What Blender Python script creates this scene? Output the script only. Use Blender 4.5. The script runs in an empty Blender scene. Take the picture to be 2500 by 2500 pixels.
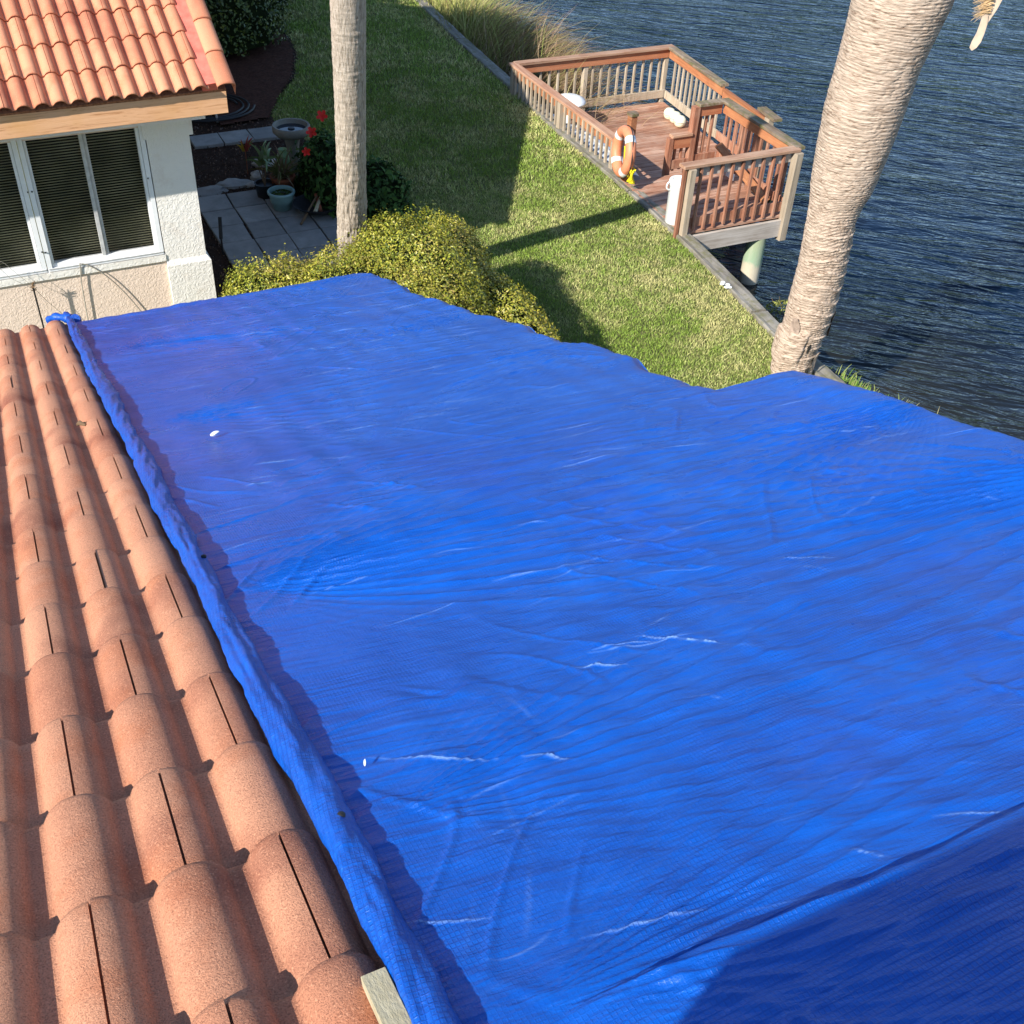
import bpy, math, random
import numpy as np
from mathutils import Vector, Matrix, Euler
PI = math.pi; rad = math.radians
random.seed(7); RNG = np.random.default_rng(11)
sc = bpy.context.scene
col = sc.collection

# ------------------------------------------------------------------ camera
CAM_Z = 6.2
p_, r_, y_ = rad(39.589), rad(3.3384), rad(27.5597)
dv = Vector((math.sin(y_) * math.cos(p_), math.cos(y_) * math.cos(p_), -math.sin(p_)))
rt = Vector((math.cos(y_), -math.sin(y_), 0)); up = rt.cross(dv)
R0 = math.cos(r_) * rt + math.sin(r_) * up; U0 = -math.sin(r_) * rt + math.cos(r_) * up
cd = bpy.data.cameras.new('camera'); cam = bpy.data.objects.new('camera', cd); col.objects.link(cam)
M = Matrix.Identity(4)
for i in range(3):
    M[i][0] = R0[i]; M[i][1] = U0[i]; M[i][2] = -dv[i]
M[0][3], M[1][3], M[2][3] = 0, 0, CAM_Z
cam.matrix_world = M
cd.sensor_width = 36; cd.sensor_height = 36; cd.lens = 36 * 2700 / 2500; cd.clip_start = .05; cd.clip_end = 2000
sc.camera = cam
# ------------------------------------------------------------------ light
SUN = Vector((-1.38, -.60, 1.0)).normalized()
el = math.asin(SUN.z); az = math.atan2(SUN.x, SUN.y) % (2 * PI)
w = bpy.data.worlds.new('World'); sc.world = w; w.use_nodes = True
sky = w.node_tree.nodes.new('ShaderNodeTexSky'); sky.sky_type = 'NISHITA'; sky.sun_disc = False
sky.sun_elevation = el; sky.sun_rotation = az; sky.air_density = 1.0; sky.dust_density = .1; sky.ozone_density = 3.0
w.node_tree.links.new(sky.outputs[0], w.node_tree.nodes['Background'].inputs[0])
w.node_tree.nodes['Background'].inputs[1].default_value = .13
sl = bpy.data.lights.new('sun', 'SUN'); sl.energy = 4.6; sl.angle = rad(.53); sl.color = (1, .96, .89)
so = bpy.data.objects.new('sun', sl); col.objects.link(so)
so.rotation_euler = (-SUN).to_track_quat('-Z', 'Y').to_euler()
sc.view_settings.view_transform = 'Standard'; sc.view_settings.look = 'None'
sc.view_settings.exposure = .82; sc.view_settings.gamma = 1; sc.view_settings.use_curve_mapping = False

# ------------------------------------------------------------------ helpers
def tag(o, label=None, cat=None, group=None, kind=None):
    if label: o['label'] = label
    if cat: o['category'] = cat
    if group: o['group'] = group
    if kind: o['kind'] = kind
    return o
def empty(name, loc=(0, 0, 0), rz=0):
    o = bpy.data.objects.new(name, None); o.empty_display_size = .2
    o.location = loc; o.rotation_euler = (0, 0, rz); col.objects.link(o); return o
def thing(name, label, cat, loc=(0, 0, 0), group=None, rz=0):
    return tag(empty(name, loc, rz), label, cat, group)
def fin(name, me, mat, parent=None, smooth=False):
    if mat: me.materials.append(mat)
    if smooth: me.polygons.foreach_set('use_smooth', [True] * len(me.polygons))
    me.update()
    o = bpy.data.objects.new(name, me); col.objects.link(o)
    if parent:
        o.parent = parent
        o.matrix_parent_inverse = Matrix.LocRotScale(parent.location, parent.rotation_euler, parent.scale).inverted() if parent.parent is None else (Matrix.LocRotScale(parent.parent.location, parent.parent.rotation_euler, parent.parent.scale).inverted() if parent.parent.parent is None else Matrix.Identity(4))
        if parent.type == 'MESH': o.matrix_parent_inverse = Matrix.Identity(4); 
    return o
# all geometry is written in world coordinates; a parent's offset is taken out when linking
def local_fix(V, parent):
    p = parent
    while p is not None and p.type != 'EMPTY': p = p.parent
    if p is None: return V
    c, s = math.cos(-p.rotation_euler.z), math.sin(-p.rotation_euler.z)
    A = np.asarray(V, float) - np.array(p.location)
    return np.stack([A[:, 0] * c - A[:, 1] * s, A[:, 0] * s + A[:, 1] * c, A[:, 2]], 1)
def np_mesh(name, V, F, mat, parent=None, smooth=False, rnd=None, colr=None):
    """V (n,3) world; F (m,k) int"""
    V = local_fix(np.asarray(V, float), parent); F = np.asarray(F, np.int32)
    me = bpy.data.meshes.new(name); n, (m, k) = len(V), F.shape
    me.vertices.add(n); me.vertices.foreach_set('co', V.astype(np.float32).ravel())
    me.loops.add(m * k); me.loops.foreach_set('vertex_index', F.ravel())
    me.polygons.add(m); me.polygons.foreach_set('loop_start', np.arange(0, m * k, k, dtype=np.int32))
    if smooth: me.polygons.foreach_set('use_smooth', np.ones(m, bool))
    me.update(calc_edges=True)
    if rnd is not None:
        a = me.attributes.new('rnd', 'FLOAT', 'POINT'); a.data.foreach_set('value', np.asarray(rnd, np.float32))
    if colr is not None:
        a = me.attributes.new('tint', 'FLOAT_COLOR', 'POINT'); c4 = np.ones((n, 4), np.float32); c4[:, :3] = colr
        a.data.foreach_set('color', c4.ravel())
    me.materials.append(mat)
    o = bpy.data.objects.new(name, me); col.objects.link(o)
    if parent: o.parent = parent
    return o
class MB:
    def __init__(s): s.v = []; s.f = []; s.r = []; s.sm = []
    def add(s, V, F, smooth=False, r=None):
        n = len(s.v); r = random.random() if r is None else r
        s.v += [tuple(map(float, q)) for q in V]; s.r += [r] * len(V)
        s.f += [tuple(i + n for i in q) for q in F]; s.sm += [smooth] * len(F); return s
    def box(s, a, b, r=None):
        (x0, y0, z0), (x1, y1, z1) = a, b
        V = [(x0, y0, z0), (x1, y0, z0), (x1, y1, z0), (x0, y1, z0), (x0, y0, z1), (x1, y0, z1), (x1, y1, z1), (x0, y1, z1)]
        return s.add(V, [(3, 2, 1, 0), (4, 5, 6, 7), (0, 1, 5, 4), (1, 2, 6, 5), (2, 3, 7, 6), (3, 0, 4, 7)], r=r)
    def bar(s, p, q, wd, ht, up=(0, 0, 1), r=None, ch=.12):
        """board from p to q, wd across, ht along up; chamfered"""
        p, q = Vector(p), Vector(q); d = (q - p).normalized(); u = Vector(up)
        sd = d.cross(u).normalized(); u = sd.cross(d).normalized()
        a, b = wd / 2, ht / 2; c = min(a, b) * ch * 2
        prof = [(-a + c, -b), (a - c, -b), (a, -b + c), (a, b - c), (a - c, b), (-a + c, b), (-a, b - c), (-a, -b + c)]
        V = [p + sd * x + u * z for x, z in prof] + [q + sd * x + u * z for x, z in prof]
        F = [(i, (i + 1) % 8, (i + 1) % 8 + 8, i + 8) for i in range(8)] + [tuple(range(7, -1, -1)), tuple(range(8, 16))]
        return s.add(V, F, r=r)
    def tube(s, pts, rad_, n=8, closed=False, r=None, caps=True):
        P = [Vector(p) for p in pts]; m = len(P); V = []; F = []
        rr = rad_ if hasattr(rad_, '__len__') else [rad_] * m
        pu = Vector((.13, .27, 1)).normalized()
        for i, p in enumerate(P):
            d = (P[(i + 1) % m] - P[i - 1]) if closed else (P[min(i + 1, m - 1)] - P[max(i - 1, 0)])
            d.normalize(); a = d.cross(pu)
            if a.length < 1e-3: a = d.cross(Vector((1, 0, 0)))
            a.normalize(); b = a.cross(d).normalized(); pu = b
            for k in range(n):
                t = 2 * PI * k / n; V.append(p + (a * math.cos(t) + b * math.sin(t)) * rr[i])
        for i in range(m if closed else m - 1):
            j = (i + 1) % m
            for k in range(n): F.append((i * n + k, i * n + (k + 1) % n, j * n + (k + 1) % n, j * n + k))
        if not closed and caps: F += [tuple(range(n - 1, -1, -1)), tuple((m - 1) * n + k for k in range(n))]
        return s.add(V, F, True, r)
    def lathe(s, c, prof, n=32, r=None, axis=None):
        V = []; F = []; c = Vector(c)
        for (rr, z) in prof:
            for k in range(n):
                t = 2 * PI * k / n; V.append(c + Vector((rr * math.cos(t), rr * math.sin(t), z)))
        for i in range(len(prof) - 1):
            for k in range(n): F.append((i * n + k, i * n + (k + 1) % n, (i + 1) * n + (k + 1) % n, (i + 1) * n + k))
        if prof[0][0] > 1e-4: F.append(tuple(range(n - 1, -1, -1)))
        if prof[-1][0] > 1e-4: F.append(tuple((len(prof) - 1) * n + k for k in range(n)))
        return s.add(V, F, True, r)
    def build(s, name, mat, parent=None):
        V = local_fix(np.array(s.v, float).reshape(-1, 3), parent)
        me = bpy.data.meshes.new(name); me.from_pydata(V.tolist(), [], s.f)
        me.polygons.foreach_set('use_smooth', s.sm)
        a = me.attributes.new('rnd', 'FLOAT', 'POINT'); a.data.foreach_set('value', s.r)
        me.materials.append(mat); me.update()
        if any(s.sm) :
            try: me.set_sharp_from_angle(angle=rad(50))
            except Exception: pass
        o = bpy.data.objects.new(name, me); col.objects.link(o)
        if parent: o.parent = parent
        return o
# numpy value noise
def _h(ix, iy, seed):
    n = (ix.astype(np.int64) * 374761393 + iy.astype(np.int64) * 668265263 + seed * 1442695041) & 0x7fffffff
    n = ((n ^ (n >> 13)) * 1274126177) & 0x7fffffff
    return ((n ^ (n >> 16)) & 0xffff) / 65535.0
def vn(x, y, seed=0):
    x = np.asarray(x, float); y = np.asarray(y, float); x, y = np.broadcast_arrays(x, y)
    ix, iy = np.floor(x), np.floor(y); fx, fy = x - ix, y - iy
    fx = fx * fx * fx * (fx * (fx * 6 - 15) + 10); fy = fy * fy * fy * (fy * (fy * 6 - 15) + 10)
    a = _h(ix, iy, seed); b = _h(ix + 1, iy, seed); c = _h(ix, iy + 1, seed); d = _h(ix + 1, iy + 1, seed)
    return (a + (b - a) * fx) * (1 - fy) + (c + (d - c) * fx) * fy
def fbm(x, y, seed=0, o=4):
    t = 0; a = .5; s = 0
    for i in range(o): t = t + a * vn(x * 2 ** i, y * 2 ** i, seed + i * 17); s += a; a *= .5
    return t / s
def ss(a, b, x):
    t = np.clip((np.asarray(x, float) - a) / (b - a), 0, 1); return t * t * (3 - 2 * t)

# ------------------------------------------------------------------ materials
class NT:
    def __init__(s, name):
        s.m = bpy.data.materials.new(name); s.m.use_nodes = True; s.t = s.m.node_tree; s.n = s.t.nodes; s.b = s.n['Principled BSDF']
        s.co = s.n.new('ShaderNodeTexCoord').outputs['Object']
    def L(s, a, b): s.t.links.new(a, b)
    def map(s, scale=(1, 1, 1), rot=(0, 0, 0), src=None):
        q = src or s.co
        if any(rot):      # turn first, then stretch
            m = s.n.new('ShaderNodeMapping'); m.inputs['Rotation'].default_value = rot; s.L(q, m.inputs[0]); q = m.outputs[0]
        m = s.n.new('ShaderNodeMapping'); m.inputs['Scale'].default_value = scale
        s.L(q, m.inputs[0]); return m.outputs[0]
    def noise(s, scale, det=3, rough=.55, vec=None, dist=0):
        t = s.n.new('ShaderNodeTexNoise'); t.inputs['Scale'].default_value = scale; t.inputs['Detail'].default_value = det
        t.inputs['Roughness'].default_value = rough; t.inputs['Distortion'].default_value = dist
        s.L(vec or s.co, t.inputs['Vector']); return t.outputs['Fac']
    def vor(s, scale, vec=None, feat='F1', out='Distance'):
        t = s.n.new('ShaderNodeTexVoronoi'); t.inputs['Scale'].default_value = scale; t.feature = feat
        s.L(vec or s.co, t.inputs['Vector']); return t.outputs[out]
    def wave(s, scale, dist=0, vec=None, dirn='X', det=2, ds=1):
        t = s.n.new('ShaderNodeTexWave'); t.inputs['Scale'].default_value = scale; t.inputs['Distortion'].default_value = dist
        t.inputs['Detail'].default_value = det; t.inputs['Detail Scale'].default_value = ds; t.bands_direction = dirn
        s.L(vec or s.co, t.inputs['Vector']); return t.outputs['Fac']
    def ramp(s, fac, stops):
        r = s.n.new('ShaderNodeValToRGB'); e = r.color_ramp.elements
        while len(e) < len(stops): e.new(.5)
        for q, (p, c) in zip(e, stops):
            q.position = p; q.color = (*c, 1) if hasattr(c, '__len__') else (c, c, c, 1)
        s.L(fac, r.inputs[0]); return r.outputs[0]
    def attr(s, name, out='Fac'):
        a = s.n.new('ShaderNodeAttribute'); a.attribute_name = name; return a.outputs[out]
    def mix(s, f, a, b, mode='MIX'):
        m = s.n.new('ShaderNodeMix'); m.data_type = 'RGBA'; m.blend_type = mode
        for sock, v in ((m.inputs[0], f), (m.inputs[6], a), (m.inputs[7], b)):
            if hasattr(v, 'is_linked'): s.L(v, sock)
            elif hasattr(v, '__len__'): sock.default_value = (*v, 1)
            else: sock.default_value = v if sock is m.inputs[0] else (v, v, v, 1)
        return m.outputs[2]
    def math(s, op, a, b=0., clamp=False):
        m = s.n.new('ShaderNodeMath'); m.operation = op; m.use_clamp = clamp
        for sock, v in ((m.inputs[0], a), (m.inputs[1], b)):
            if hasattr(v, 'is_linked'): s.L(v, sock)
            else: sock.default_value = v
        return m.outputs[0]
    def bump(s, h, strength=.3, dist=.01, prev=None):
        b = s.n.new('ShaderNodeBump'); b.inputs['Strength'].default_value = strength; b.inputs['Distance'].default_value = dist
        s.L(h, b.inputs['Height'])
        if prev: s.L(prev, b.inputs['Normal'])
        return b.outputs[0]
    def out(s, c=None, rough=.6, spec=.5, normal=None, **k):
        if c is not None:
            if hasattr(c, 'is_linked'): s.L(c, s.b.inputs['Base Color'])
            else: s.b.inputs['Base Color'].default_value = (*c, 1)
        if hasattr(rough, 'is_linked'): s.L(rough, s.b.inputs['Roughness'])
        else: s.b.inputs['Roughness'].default_value = rough
        s.b.inputs['Specular IOR Level'].default_value = spec
        if normal: s.L(normal, s.b.inputs['Normal'])
        for kk, v in k.items(): s.b.inputs[kk].default_value = v
        return s.m
def simple(name, c, rough=.6, spec=.4, var=.25, ns=8, bump=.2, bs=60):
    n = NT(name); f = n.noise(ns, 4); c0 = tuple(x * (1 - var) for x in c); c1 = tuple(min(1, x * (1 + var)) for x in c)
    cc = n.ramp(f, [(.3, c0), (.7, c1)])
    return n.out(cc, rough, spec, n.bump(n.noise(bs, 4), bump, .004))
def wood(name, ca, cb, cc, axis, moss=None, rough=.75, gs=26):
    """grain stretched along axis (0/1/2)"""
    n = NT(name); s = [gs, gs, gs]; s[axis] = gs * .06
    g = n.noise(1, 6, .65, n.map(tuple(s))); r = n.attr('rnd')
    c = n.ramp(g, [(.3, cc), (.5, ca), (.72, cb)])
    big = n.noise(2.6, 4, .6)
    c = n.mix(n.ramp(big, [(.45, 0.), (.7, .6)]), c, cb)
    c = n.mix(n.math('MULTIPLY', r, .5), c, tuple(x * .45 for x in ca))
    if moss:
        c = n.mix(n.ramp(n.noise(9, 5, .7), [(.48, 0.), (.62, .8)]), c, moss)
    s2 = list(s); s2 = [q * 3 for q in s2]
    return n.out(c, rough, .3, n.bump(n.noise(1, 4, .7, n.map(tuple(s2))), .5, .004))

def tile_mat(name, a, b, dark, rust, grain=430, strength=.8, spk=.6):
    n = NT(name); r = n.attr('rnd')
    c = n.mix(r, a, b)
    c = n.mix(n.ramp(n.noise(5.5, 4, .6), [(.5, 0.), (.66, .6)]), c, rust)
    c = n.mix(n.ramp(n.noise(2.1, 3, .6, n.map((1, 1, 1), (0, 0, .7))), [(.54, 0.), (.68, .75)]), c, dark)
    g = n.noise(grain, 3, .75)
    sp = n.ramp(g, [(.36, 1.), (.5, 0.)])
    c = n.mix(n.math('MULTIPLY', sp, spk), c, tuple(x * .35 for x in dark))
    sp2 = n.ramp(n.noise(grain * .6, 2, .6), [(.56, 0.), (.72, .45)])
    c = n.mix(sp2, c, tuple(min(1, x * 1.5) for x in a))
    nm = n.bump(g, strength, .0035)
    nm = n.bump(n.noise(40, 4), .25, .004, nm)
    return n.out(c, .82, .25, nm)
M_tile = tile_mat('near_tile', (.60, .285, .165), (.47, .195, .11), (.22, .062, .04), (.51, .175, .08), 330, .8, .55)
M_tile2 = tile_mat('far_tile', (.66, .285, .155), (.56, .205, .11), (.44, .14, .08), (.54, .18, .085), 260, .4, .3)
M_edge = simple('tile_edge', (.30, .13, .07), .9, .1, .5, 40)
M_mortar = simple('red_mortar', (.70, .17, .12), .85, .2, .2, 12, .5, 70)
def stucco(name, c, stain=(.55, .38, .22), amt=.25, bs=28, st=.55):
    n = NT(name)
    f = n.ramp(n.noise(bs, 3, .5, None, 1.2), [(.44, 0.), (.58, 1.)])
    cc = n.mix(n.ramp(n.noise(3.5, 6, .7), [(.55, 0.), (.8, amt)]), c, stain)
    cc = n.mix(n.ramp(n.noise(1.3, 2), [(.3, 0.), (.8, .12)]), cc, tuple(x * .75 for x in c))
    nm = n.bump(f, st, .004); nm = n.bump(n.noise(150, 3), .3, .002, nm)
    return n.out(cc, .85, .2, nm)
M_pink = stucco('pink_stucco', (.76, .60, .475))
M_cream = stucco('cream_stucco', (.80, .755, .68), (.45, .25, .10), .34, 24)
M_white = simple('white_frame_paint', (.78, .78, .77), .4, .5, .06, 10, .05)
M_grey_fr = simple('grey_aluminium', (.50, .49, .47), .45, .5, .15, 20, .1)
n = NT('fascia_wood'); g = n.noise(1, 6, .7, n.map((2.2, 26, 40)), 1.5)
c = n.ramp(g, [(.32, (.42, .19, .075)), (.45, (.68, .37, .19)), (.7, (.76, .44, .24))])
c = n.mix(n.ramp(n.noise(2.2, 5), [(.5, 0.), (.75, .45)]), c, (.60, .30, .08))
M_fascia = n.out(c, .6, .35, n.bump(g, .45, .004))
n = NT('window_pane')
M_glass = n.out((.018, .022, .016), .06, .6)
n.b.inputs['Alpha'].default_value = .28
n = NT('blind_slat'); M_blind = n.out(n.ramp(n.noise(2.5, 2), [(.35, (.34, .33, .22)), (.7, (.75, .72, .52))]), .5, .4)
M_dark = simple('dark_interior', (.02, .02, .018), .9, .1)
# tarp
def tarp_mat(name, roll=False):
    n = NT(name)
    sx = n.n.new('ShaderNodeSeparateXYZ'); n.L(n.co, sx.inputs[0])
    pur = n.ramp(n.math('ADD', n.noise(1.1, 5, .6, n.map((1, 1, 1))), n.math('MULTIPLY', sx.outputs[0], -.05)), [(.52, 0.), (.68, .42)])
    c = n.mix(pur, (.003, .087, .435), (.034, .056, .32))
    st = n.noise(1, 6, .72, n.map((2.6, 34, 30), (0, 0, rad(9))), .4)  # lit and shaded wrinkle streaks, painted into the base colour
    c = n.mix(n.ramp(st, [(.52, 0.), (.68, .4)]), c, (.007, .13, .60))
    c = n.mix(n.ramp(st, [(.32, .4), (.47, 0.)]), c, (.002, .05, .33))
    cr = n.attr('rnd')
    c = n.mix(cr, c, (.34, .52, .80))  # pale crease colour: painted sun glints and stress whitening
    # woven lines
    rot = (0, 0, rad(0 if not roll else 8)); wv = n.map((1, 1, 1), rot)
    wa = n.ramp(n.wave(42, 1.2, wv, 'X', 1, .6), [(.0, 0.), (.78, 0.), (.95, 1.)]); wb = n.ramp(n.wave(33, 1.0, wv, 'Y', 1, .6), [(.0, 0.), (.75, 0.), (.95, 1.)])
    we = n.math('MAXIMUM', wa, wb); msk = n.ramp(n.noise(3, 3), [(.38, .1), (.62, 1.)])
    c = n.mix(n.math('MULTIPLY', n.math('MULTIPLY', we, msk), .55 if not roll else .6), c, (.002, .035, .26))
    nm = n.bump(n.math('MULTIPLY', we, msk), .5, .0016)
    nm = n.bump(n.noise(1, 6, .62, n.map((6, 75, 60), (0, 0, rad(9))), .6), .5, .0065, nm)
    nm = n.bump(n.noise(1, 4, .6, n.map((3, 22, 20), (0, 0, rad(17))), .4), .3, .012, nm)
    nm = n.bump(n.noise(60, 5, .7), .5, .0035, nm)
    nm = n.bump(n.vor(20, n.map((.7, 1.6, 1), (0, 0, .3)), 'DISTANCE_TO_EDGE'), .12, .004, nm)
    return n.out(c, n.ramp(n.noise(4, 4), [(.3, .24), (.7, .36)]), .38, nm)
M_tarp = tarp_mat('blue_tarp'); M_roll = tarp_mat('blue_tarp_roll', True)
# water
n = NT('pond_water')
cs = n.co; a = rad(-34)
m1 = n.map((.38, 2.2, 1), (0, 0, -a)); m2 = n.map((1.0, 4.6, 1), (0, 0, -a + .2)); m3 = n.map((3.5, 12, 1), (0, 0, -a - .25))
w1 = n.noise(1, 2, .5, m1, 1.1); w2 = n.noise(1, 3, .55, m2, 1.5); w3 = n.noise(1, 3, .6, m3, .5)
hh = n.math('ADD', n.math('MULTIPLY', w1, .9), n.math('ADD', n.math('MULTIPLY', w2, .55), n.math('MULTIPLY', w3, .10)))
sx = n.n.new('ShaderNodeSeparateXYZ'); n.L(n.co, sx.inputs[0])
sh = n.math('SUBTRACT', n.math('ADD', sx.outputs[0], n.math('MULTIPLY', sx.outputs[1], .55)), n.math('MULTIPLY', n.noise(.5, 3), 3.0))
cw = n.ramp(n.math('MULTIPLY', n.math('SUBTRACT', sh, 8.5), .14), [(0., (.085, .062, .024)), (.5, (.014, .014, .009)), (.9, (.001, .006, .018))])
gust = n.ramp(n.noise(.22, 3, .5, n.map((1, 1.8, 1), (0, 0, .5))), [(.35, .55), (.65, 1.)])
M_water = n.out(cw, .06, .5, n.bump(n.math('MULTIPLY', hh, gust), 1.0, .105)); n.b.inputs['IOR'].default_value = 1.38; n.b.inputs['Specular Tint'].default_value = (.55, .78, 1, 1)
# ground
n = NT('lawn_soil')
M_soil = n.out(n.ramp(n.noise(14, 5, .7), [(.3, (.06, .075, .02)), (.6, (.15, .15, .055)), (.8, (.28, .23, .12))]), .95, .1, n.bump(n.noise(60, 4), .6, .01))
n = NT('grass_blade'); M_blade = n.out(n.attr('tint', 'Color'), .55, .3); n.b.inputs['Subsurface Weight'].default_value = 0
n = NT('leaf'); M_leaf = n.out(n.attr('tint', 'Color'), .42, .45)
n = NT('leaf_matt'); M_leafm = n.out(n.attr('tint', 'Color'), .7, .2)
n = NT('mulch'); M_mulch = n.out(n.ramp(n.noise(22, 6, .75), [(.3, (.018, .010, .007)), (.55, (.055, .030, .020)), (.78, (.11, .07, .045))]), .95, .1, n.bump(n.noise(55, 5, .8), 1, .03))
n = NT('red_mulch'); M_mulchr = n.out(n.ramp(n.noise(22, 6, .75), [(.3, (.035, .015, .010)), (.55, (.10, .042, .028)), (.78, (.16, .08, .05))]), .95, .1, n.bump(n.noise(55, 5, .8), 1, .03))
def stone(name, a, b, sc_=9):
    n = NT(name); f = n.noise(sc_, 6, .7); c = n.ramp(f, [(.3, a), (.7, b)]); c = n.mix(n.math('MULTIPLY', n.attr('rnd'), .45), c, tuple(x * .45 for x in a))
    return n.out(c, .85, .25, n.bump(n.noise(70, 5, .7), .5, .006))
M_paver = stone('concrete_paver', (.22, .215, .20), (.36, .35, .325), 5)
M_rock = stone('pale_rock', (.30, .26, .21), (.62, .58, .52), 14)
M_conc = stone('weathered_concrete', (.24, .22, .18), (.40, .37, .30), 8)
# dock woods
DK_r = [wood('redwood_%d' % k, (.36, .15, .085), (.50, .30, .20), (.17, .065, .04), k) for k in range(3)]
DK_m = wood('mossy_wood', (.22, .15, .095), (.36, .29, .21), (.10, .07, .045), 1, (.12, .12, .04))
DK_g = wood('grey_wood', (.46, .36, .25), (.56, .47, .36), (.22, .18, .13), 2)
DK_gx = wood('grey_wood_x', (.42, .36, .30), (.56, .50, .44), (.25, .20, .16), 0)
DK_cap = wood('rail_cap_wood', (.46, .25, .15), (.60, .42, .29), (.22, .11, .07), 0)
DK_capy = wood('rail_cap_wood_y', (.48, .24, .14), (.60, .40, .27), (.26, .12, .07), 1)
DK_hdr = wood('rail_board_wood', (.42, .15, .07), (.50, .22, .11), (.28, .10, .05), 0)
DK_hdry = wood('rail_board_wood_y', (.42, .16, .07), (.52, .25, .11), (.28, .11, .05), 1)
DK_dec = wood('deck_board', (.42, .20, .12), (.60, .42, .31), (.13, .06, .04), 0, gs=30)
M_cap = wood('seawall_wood', (.23, .205, .165), (.38, .35, .30), (.10, .085, .065), 1, (.16, .15, .075))
M_batten = wood('pine_batten', (.50, .43, .27), (.62, .55, .38), (.34, .27, .15), 1, None, .7, 60)
M_pile = NT('pile'); n = M_pile
n.L(n.co, n.n.new('ShaderNodeSeparateXYZ').inputs[0]); sx = [q for q in n.n if q.type == 'SEPXYZ'][0]
zz = n.math('ADD', sx.outputs[2], n.math('MULTIPLY', n.noise(7, 4), .25))
M_pile = n.out(n.mix(n.ramp(n.noise(1, 5, .6, n.map((30, 30, 3))), [(.4, 0.), (.7, .4)]), n.ramp(n.math('ADD', zz, 1.0), [(.10, (.10, .085, .06)), (.25, (.56, .47, .36)), (.48, (.50, .44, .32)), (.56, (.27, .37, .24)), (.95, (.30, .33, .19))]), (.42, .42, .33)), .7, .3, n.bump(n.noise(1, 4, .6, n.map((60, 60, 6))), .4, .004))
# palm bark
def bark(name, a, b, dk, vert):
    n = NT(name); u = n.n.new('ShaderNodeUVMap').outputs[0]
    f = n.noise(1, 5, .65, n.map((5, 60, 1), src=u) if not vert else n.map((34, 10, 1), src=u), 1.0)
    c = n.ramp(f, [(.34, dk), (.48, a), (.66, b)])
    c = n.mix(n.ramp(n.noise(5, 5, .6), [(.45, 0.), (.75, .45)]), c, tuple(x * .72 for x in a))
    nm = n.bump(f, .8, .012); nm = n.bump(n.noise(120, 4, .7), .4, .004, nm)
    return n.out(c, .88, .15, nm)
M_bark1 = bark('pale_palm_bark', (.44, .36, .28), (.58, .50, .41), (.12, .09, .06), True)
M_bark2 = bark('ringed_palm_bark', (.44, .335, .25), (.56, .44, .34), (.16, .10, .065), False)
M_plastic = simple('white_plastic', (.80, .80, .77), .35, .5, .04, 4, .05)
M_cream_p = simple('cream_float', (.80, .77, .56), .4, .5, .08, 4, .05)
M_orange = simple('orange_foam', (.66, .24, .12), .5, .4, .12, 8, .15)
M_black = simple('black_metal', (.015, .015, .016), .5, .4)
M_yellow = simple('yellow_rope', (.75, .62, .02), .7, .2)
M_teal = simple('glazed_teal', (.20, .33, .31), .3, .6, .12, 8, .05)
M_green_pot = simple('pale_green_glaze', (.26, .38, .18), .35, .5)
M_hull = simple('grey_hull', (.46, .49, .52), .35, .5, .1, 3, .05)
M_dark_core = simple('dark_core', (.012, .018, .006), .95, .05)
M_terra = simple('terracotta', (.25, .08, .04), .8, .2)
M_red = simple('red_petal', (.70, .022, .012), .5, .3)
M_stalk = simple('brown_stalk', (.16, .10, .055), .8, .2)
M_fibre = simple('palm_fibre', (.62, .42, .22), .8, .2, .3, 30)
M_boot = simple('pale_frond_base', (.56, .42, .30), .6, .3, .15, 12)
M_wire = simple('grey_wire', (.30, .27, .22), .5, .4)
M_bathw = NT('bath_water'); M_bathw = M_bathw.out((.01, .02, .035), .03, .6)

# ================================================================== SETTING
# lake bed / terrain sheet reaching the horizon
MB().add([(-900, -900, -2.2), (900, -900, -2.2), (900, 900, -2.2), (-900, 900, -2.2)], [(0, 1, 2, 3)]).build('terrain', M_mulch)
tag(bpy.data.objects['terrain'], kind='structure')
MB().add([(6, -400, -.9), (500, -400, -.9), (500, 500, -.9), (6, 500, -.9)], [(0, 1, 2, 3)]).build('pond_water', M_water)
tag(bpy.data.objects['pond_water'], kind='structure')
SW = [(7.45, -6), (7.40, 3), (7.38, 6.6), (7.44, 7.8), (7.50, 8.5), (7.62, 9.34), (7.75, 10.47), (7.84, 11.5), (7.89, 12.46), (7.93, 13.6), (7.98, 14.84), (8.08, 16.0), (8.14, 17.19), (8.26, 19.08), (8.48, 21.63), (8.9, 26), (9.6, 34), (10.5, 45)]
swy = np.array([q[1] for q in SW]); swx = np.array([q[0] for q in SW])
def wallx(y): return np.interp(y, swy, swx)
gv = [(-60, -6, 0), (-60, 45, 0)]
V = []; F = []
for i, (x, y) in enumerate(SW): V += [(-60, y, 0), (x, y, 0), (x, y, -2.1)]
for i in range(len(SW) - 1): F += [(3 * i, 3 * i + 1, 3 * i + 4, 3 * i + 3), (3 * i + 1, 3 * i + 2, 3 * i + 5, 3 * i + 4)]
MB().add(V, F).build('lawn_ground', M_soil); tag(bpy.data.objects['lawn_ground'], kind='structure')

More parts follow.
